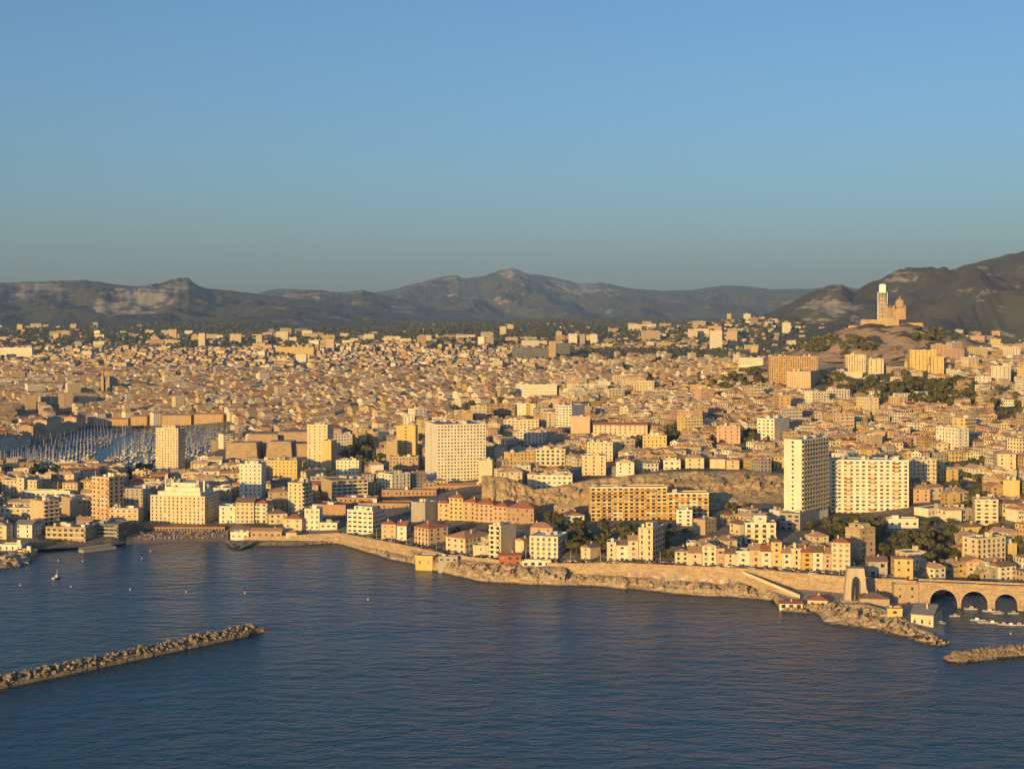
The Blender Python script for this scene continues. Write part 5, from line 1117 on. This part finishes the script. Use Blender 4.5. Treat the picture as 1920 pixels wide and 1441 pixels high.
# ---------------------------------------------------------------- boats, breakwaters, cars, beach
def hull(mb, L, W_, H_, m=0):
    st = [(-.5, .8, .9), (-.2, 1, .85), (.15, .95, .9), (.38, .55, 1.05), (.5, .03, 1.2)]; i = len(mb.v)
    for x, w_, h in st:
        for y, z in ((-w_, h), (-w_ * .6, -.25), (w_ * .6, -.25), (w_, h)): mb.v.append((x * L, y * W_ / 2, z * H_))
    for k in range(4):
        for q in range(3): a = i + k * 4 + q; mb.f.append((a, a + 1, a + 5, a + 4)); mb.m.append(m)
        mb.f.append((i + k * 4 + 3, i + k * 4, i + k * 4 + 4, i + k * 4 + 7)); mb.m.append(m)
    mb.f.append((i, i + 3, i + 2, i + 1)); mb.m.append(m)
BOATW = simple('boat_white', (.62, .60, .56), .4); BOATG = simple('boat_grey', (.3, .3, .3), .5); BOATB = simple('boat_blue', (.06, .1, .18), .4); WOOD = simple('mast_alloy', (.55, .5, .42), .4)
def sailboat(seed, hm):
    r = random.Random(seed); mb = MB(); L = r.uniform(9, 13); hull(mb, L, L * .3, 1.2); mb.box(-L * .15, L * .15, -L * .09, L * .09, .9, 1.9, 1); mb.bar((L * .06, 0, 1), (L * .06, 0, L * 1.35), .16, 4, 2); mb.bar((L * .06, 0, 2.3), (-L * .36, 0, 2.4), .16, 4, 0)
    return mb.data('sailing_boat', [hm, BOATW, WOOD])
SB = [sailboat(k, (BOATW, BOATB, BOATG)[k % 3]) for k in range(6)]
spots = []
for k in range(1350):
    Y = rnd.uniform(1535, 2140); px = rnd.uniform(-60, 440)
    l_ = float(np.interp(Y, [1525, 1700, 1900, 2150], [150, 172, 214, 268])); r_2 = float(np.interp(Y, [1525, 1700, 1900, 2150], [200, 218, 248, 286]))
    if l_ < px < r_2: continue
    if not inport(np.array([px - 5]), np.array([Y]))[0] or not inport(np.array([px + 5]), np.array([Y]))[0]: continue
    X = PX(px, Y); X = round(X / 4.2) * 4.2; Y = round(Y / 15) * 15 + rnd.uniform(-1, 1)
    if any(abs(X - a) < 3.9 and abs(Y - c) < 12 for a, c, d in spots): continue
    spots.append((X, Y, px < l_))
spots.sort(key=lambda q: q[1])
for k, (X, Y, lf) in enumerate(spots[:300]):
    o = bpy.data.objects.new('sailing_boat', SB[k % 6]); col.objects.link(o); o.location = (X, Y, .1); o.rotation_euler = (0, 0, R(90) + rnd.choice((0, math.pi)))
    sd_ = 'left' if lf else 'right'; tag(o, 'moored sailing boat in the crowded berths on the %s side of the old harbour' % sd_, 'boat', 'boats in the %s berths of the old harbour' % sd_)
if len(spots) > 300:
    mb = MB()
    for X, Y, lf in spots[300:]:
        q = MB(); hull(q, 11, 3.4, 1.2); q.bar((0, 0, 1), (0, 0, 14), .16, 4); i = len(mb.v); mb.v += [(X - y_, Y + x_, z_ + .1) for x_, y_, z_ in q.v]; mb.f += [tuple(i + t for t in f_) for f_ in q.f]; mb.m += q.m
    tag(mb.build('moored_boats', BOATG), 'far mass of moored boats at the head of the old harbour', kind='stuff')
def motorboat(name, lab, px, py, L, rz, grp=None):
    x, y, z = wpy(px, py); e = empty(name, (x, y, .05), rz, lab, 'boat', grp)
    mb = MB(); hull(mb, L, L * .38, L * .1); mb.build('hull', BOATW, e); mb = MB(); mb.taper(-L * .12, L * .2, -L * .12, L * .12, L * .08, L * .24, L * .03); c_ = mb.build('cabin', BOATW, e)
    mb = MB(); mb.quad((-L * .1, -L * .115, L * .12), (L * .16, -L * .115, L * .12), (L * .14, -L * .105, L * .19), (-L * .08, -L * .105, L * .19)); mb.build('window', GLASS, c_); return e
vb = [(1790, 1155), (1831, 1163), (1844, 1167), (1860, 1168), (1881, 1171), (1895, 1172), (1910, 1172), (1763, 1169), (1820, 1142), (1855, 1146), (1872, 1150), (1900, 1150)]
for k, (px, py) in enumerate(vb): motorboat('motor_boat', 'small white motor boat, %s from the left at the bridge mouth' % names[sorted(p[0] for p in vb).index(px)], px, py, rnd.uniform(5, 7), rnd.uniform(-.5, .5), 'boats moored at the bridge mouth')
e = motorboat('small_yacht', 'white yacht lying alone on the open bay at left', 107, 1083, 7.5, R(70)); mb = MB(); mb.bar((0, 0, .6), (0, 0, 5), .2, 5); mb.build('mast', WOOD, e)
BU = simple('buoy_paint', (.75, .62, .35), .5)
for k, (px, py) in enumerate([(38, 1097), (133, 1100), (244, 1105), (155, 1052), (282, 1033), (266, 1047), (109, 1051), (349, 1110), (459, 1112), (1895, 1188), (690, 1124)]):
    x, y, z = wpy(px, py); mb = MB(); mb.cyl(0, 0, -.3, .35, .4, .4, 8); mb.cyl(0, 0, .35, .8, .3, .1, 8); o = mb.build('mooring_buoy', BU); o.location = (x, y, 0); tag(o, 'small pale mooring buoy, %s from the left on the bay' % names[sorted([38, 133, 244, 155, 282, 266, 109, 349, 459, 1895, 690]).index(px)], 'buoy', 'buoys on the bay')
# breakwaters
def boulder(seed):
    import bmesh
    r = random.Random(seed); bm = bmesh.new()
    for k in range(15): bm.verts.new(Vector((r.uniform(-1, 1), r.uniform(-1, 1), r.uniform(-.8, .8))).normalized() * r.uniform(.8, 1.15))
    bmesh.ops.convex_hull(bm, input=bm.verts); me = bpy.data.meshes.new('boulder'); bm.to_mesh(me); bm.free(); me.materials.append(ROCKD); return me
BL = [boulder(k) for k in range(9)]
def breakwater(lab, P, Q, width, hgt, nvis, nmore, core, wall):
    P, Q = Vector(P), Vector(Q); d = Q - P; L = d.length; e = empty('breakwater', P, math.atan2(d.y, d.x), lab, 'breakwater')
    mb = MB(); mb.taper(-2, L - 1, -width / 2, width / 2, -3, hgt * core, width * .12); mb.build('rubble_core', ROCKD, e)
    if wall:
        xx = -2
        while xx < L * .93:
            ln = rnd.uniform(3.5, 6.5); yo = rnd.uniform(-.25, .25); mb = MB(); mb.box(xx, xx + ln - .12, -width / 2 - .9 + yo, -width / 2 + 1.2 + yo, -3, hgt * .45 + rnd.uniform(-.45, .25)); mb.build('concrete_block', rnd.choice((STONE, ROCKD, ROCKD)), e); xx += ln
    pts = []
    for k in range(nvis + nmore):
        x = rnd.uniform(0, L); y = rnd.uniform(-.5 if wall else -.62, .62) * width; top = hgt * (1 - .9 * (abs(y) / (width * .62)) ** 2); endt = min(1, (L - x) / 6 + .35)
        pts.append((x, y, max(.1, top * endt - rnd.uniform(.3, 1.1)), rnd.uniform(.85, 1.7)))
    pts.sort(key=lambda q: -q[2] + q[1] * .12)
    for k, (x, y, z, r) in enumerate(pts[:nvis]):
        o = bpy.data.objects.new('boulder', BL[k % 9]); col.objects.link(o); o.parent = e; o.location = (x, y, z); o.scale = (r * rnd.uniform(.8, 1.4), r * rnd.uniform(.7, 1.1), r * .85); o.rotation_euler = (rnd.uniform(0, 3), rnd.uniform(0, 3), rnd.uniform(0, 6))
    mb = MB()
    for k, (x, y, z, r) in enumerate(pts[nvis:]):
        m_ = BL[k % 9]; a = rnd.uniform(0, 6.28); c, s_ = math.cos(a), math.sin(a); i = len(mb.v)
        mb.v += [(x + (v.co.x * c - v.co.y * s_) * r, y + (v.co.x * s_ + v.co.y * c) * r, z + v.co.z * r * .8) for v in m_.vertices]; mb.f += [tuple(i + t for t in p.vertices) for p in m_.polygons]; mb.m += [0] * len(m_.polygons)
    if mb.f: tag(mb.build('boulder_fill', ROCKD, e), None, kind='stuff')
p0, p1 = Vector(wpy(0, 1288)), Vector(wpy(492, 1183)); dd = (p1 - p0).normalized()
breakwater('long boulder breakwater with a low concrete face lying across the bay at left', p0 - dd * 70, p1 - dd * 1.5, 7.5, 4.4, 295, 420, .62, True)
p0, p1 = Vector(wpy(1772, 1240)), Vector(wpy(1920, 1224)); dd = (p1 - p0).normalized()
breakwater('short boulder breakwater entering from the right edge below the bridge', p1 + dd * 45, p0 + dd * 2, 8, 3.4, 280, 260, .5, False)
# cars along the corniche
def car_data(seed, paint):
    mb = MB(); L, W_ = 4.2, 1.75; mb.box(-L / 2, L / 2, -W_ / 2, W_ / 2, .3, .85, 0, True); mb.taper(-L * .36, L * .26, -W_ / 2 + .05, W_ / 2 - .05, .85, 1.45, .28, 1); mb.box(-L * .25, L * .12, -W_ / 2 + .35, W_ / 2 - .35, 1.45, 1.49, 0)
    for x in (-1.3, 1.3):
        for y in (-.86, .7):
            i = len(mb.v)
            for yy in (y, y + .18):
                for k in range(8): a = 2 * math.pi * k / 8; mb.v.append((x + .33 * math.cos(a), yy, .33 + .33 * math.sin(a)))
            for k in range(8): k2 = (k + 1) % 8; mb.f.append((i + k, i + k2, i + 8 + k2, i + 8 + k)); mb.m.append(2)
            mb.f.append(tuple(i + k for k in range(8))); mb.m.append(2); mb.f.append(tuple(i + 8 + k for k in range(7, -1, -1))); mb.m.append(2)
    return mb.data('car', [paint, GLASS, DARK])
CP = [('white', (.7, .7, .7)), ('black', (.02, .02, .022)), ('grey', (.2, .2, .21)), ('dark blue', (.03, .05, .1)), ('red', (.3, .03, .03)), ('silver', (.45, .45, .46))]
CD = [car_data(k, simple(c_[0].replace(' ', '_') + '_car_paint', c_[1], .3)) for k, c_ in enumerate(CP)]
nc_ = {}
for k in range(230):
    px = 640 + k * 4.7 + rnd.uniform(-1.5, 1.5)
    if rnd.random() < .08 or px > 1715: continue
    lane = rnd.choice((4.0, 11.2, 11.2, 6.6)); y, z = edge(px); y2, z2 = edge(px + 3); y = float(y); a = math.atan2(float(y2) - y, 3 / F * y + (px - 960) / F * (float(y2) - y)); ci = rnd.choice((0, 1, 1, 2, 2, 3, 4, 5))
    near = min(((685, 'the ribbon-window block'), (810, 'the wide red hip-roofed villa'), (880, 'the broad brown-roofed block'), (955, 'the dark red restaurant'), (1030, 'the square white block'), (1107, 'the lone gabled house'), (1210, 'the turret block'), (1330, 'the pointed-gable house'), (1456, 'the narrow yellow house'), (1530, 'the golden-yellow house'), (1605, 'the memorial'), (1700, 'the yellow cube house')), key=lambda q: abs(q[0] - px))[1]
    kk = (ci, near); nc_[kk] = nc_.get(kk, 0) + 1
    o = bpy.data.objects.new('parked_car', CD[ci]); col.objects.link(o); o.location = wp(px, y + lane, float(z) + .13); o.rotation_euler = (0, 0, a + rnd.choice((0, math.pi)))
    tag(o, '%s car on the corniche before %s%s' % (CP[ci][0], near, '' if nc_[kk] == 1 else ', ' + names20[nc_[kk] - 1] + ' there'), 'car', 'cars along the corniche')
# street lamps
for k in range(38):
    px = 650 + k * 28; y, z = edge(px); nm = min(((685, 'the ribbon-window block'), (880, 'the broad brown-roofed block'), (1030, 'the square white block'), (1210, 'the turret block'), (1456, 'the narrow yellow house'), (1605, 'the memorial')), key=lambda q: abs(q[0] - px)); dk = round((px - nm[0]) / 28)
    e = empty('street_lamp', wp(px, float(y) + 2.6, float(z) + .27), 0, 'thin street lamp on the corniche, number %s %s of %s' % (['zero', 'one', 'two', 'three', 'four', 'five', 'six', 'seven', 'eight'][min(8, abs(dk))], 'right' if dk >= 0 else 'left', nm[1]), 'lamp', 'street lamps along the corniche')
    mb = MB(); mb.bar((0, 0, 0), (0, 0, 7.5), .11, 6); mb.build('pole', STEEL, e); mb = MB(); mb.bar((0, 0, 7.4), (0, 1.6, 7.8), .08, 5); mb.box(-.15, .15, 1.3, 2.0, 7.72, 7.88, bottom=True); mb.build('lamp_head', STEEL, e)
# beach arcade, parasols, people
Ya = hit(345, 999); e = empty('beach_arcade', wp(345, Ya, T1(PX(345, Ya), Ya)), 0, 'long low red-brown arcade of beach cabins under the promenade', 'arcade')
wA = 152 * Ya / F; mb = MB(); mb.box(-wA / 2, wA / 2, 0, 5, -3, 3.2); mb.build('wall', WM['brick'], e); mb = MB(); mb.box(-wA / 2 - .3, wA / 2 + .3, -.8, 5.2, 3.2, 3.5, bottom=True); mb.build('roof', RM['red'], e)
for k in range(26):
    x = -wA / 2 + wA * (k + .5) / 26; mb = MB(); mb.quad((x - .8, -.06, 0), (x + .8, -.06, 0), (x + .8, -.06, 1.9), (x + .5, -.06, 2.4), (x - .5, -.06, 2.4), (x - .8, -.06, 1.9)); mb.build('cabin_door', DARK, e)
PAR = [simple('parasol_cloth', c_, .8) for c_ in ((.6, .55, .45), (.5, .12, .08), (.1, .2, .4), (.6, .4, .1))]
def parasol(m_):
    mb = MB(); mb.cyl(0, 0, 1.7, 2.3, 1.3, .05, 8, 0); mb.bar((0, 0, 0), (0, 0, 2.2), .05, 5, 1); return mb.data('beach_parasol', [m_, STEEL])
PD = [parasol(m_) for m_ in PAR]
pxs = sorted(rnd.uniform(262, 418) for _ in range(34))
for k in range(34):
    px = pxs[k]; ye = float(edge(px)[0]); t_2 = rnd.uniform(4, 17); o = bpy.data.objects.new('beach_parasol', PD[k % 4]); col.objects.link(o); o.location = wp(px, ye + t_2, .9 + (t_2 - 2) / 20 * 1.6); tag(o, '%s parasol on the sandy beach, %s of its colour from the left' % (['beige', 'red', 'blue', 'orange'][k % 4], names[k // 4]), 'parasol', '%s beach parasols' % ['beige', 'red', 'blue', 'orange'][k % 4])
SK = [simple('bather', c_, .8) for c_ in ((.45, .28, .2), (.2, .2, .3), (.6, .55, .5))]
mb = MB()
for k in range(260):
    px = rnd.uniform(255, 422); ye = float(edge(px)[0]); t_2 = rnd.uniform(-2, 18); x, y, z = wp(px, ye + t_2, .8 + max(0, t_2 - 2) / 20 * 1.6); s_ = rnd.uniform(.8, 1.05); hgt = rnd.choice((.9, 1.7, 1.7)) * s_; mm = rnd.randrange(3)
    mb.cyl(x - .12, y, z, z + hgt * .48, .09, .13, 6, mm); mb.cyl(x + .12, y, z, z + hgt * .48, .09, .13, 6, mm); mb.cyl(x, y, z + hgt * .46, z + hgt * .84, .2, .24, 7, mm); mb.cyl(x, y, z + hgt * .86, z + hgt, .1, .09, 6, 0)
tag(mb.build('crowd', SK), 'tiny bathers scattered over the sandy beach', kind='stuff')

# ---------------------------------------------------------------- haze
mb = MB(); mb.box(-16500, 16500, -6500, 27500, -8, 1150, bottom=True); mb.f.append(()) if False else None
m = bpy.data.materials.new('haze_air'); m.use_nodes = True; n = m.node_tree.nodes; n.remove(n['Principled BSDF'])
pv = n.new('ShaderNodeVolumePrincipled'); pv.inputs['Color'].default_value = (.38, .60, 1, 1); pv.inputs['Density'].default_value = 3.6e-5; pv.inputs['Anisotropy'].default_value = 0.0
m.node_tree.links.new(pv.outputs[0], n['Material Output'].inputs['Volume'])
tag(mb.build('haze', m), 'thin blue evening haze over the plain and hills', kind='stuff')
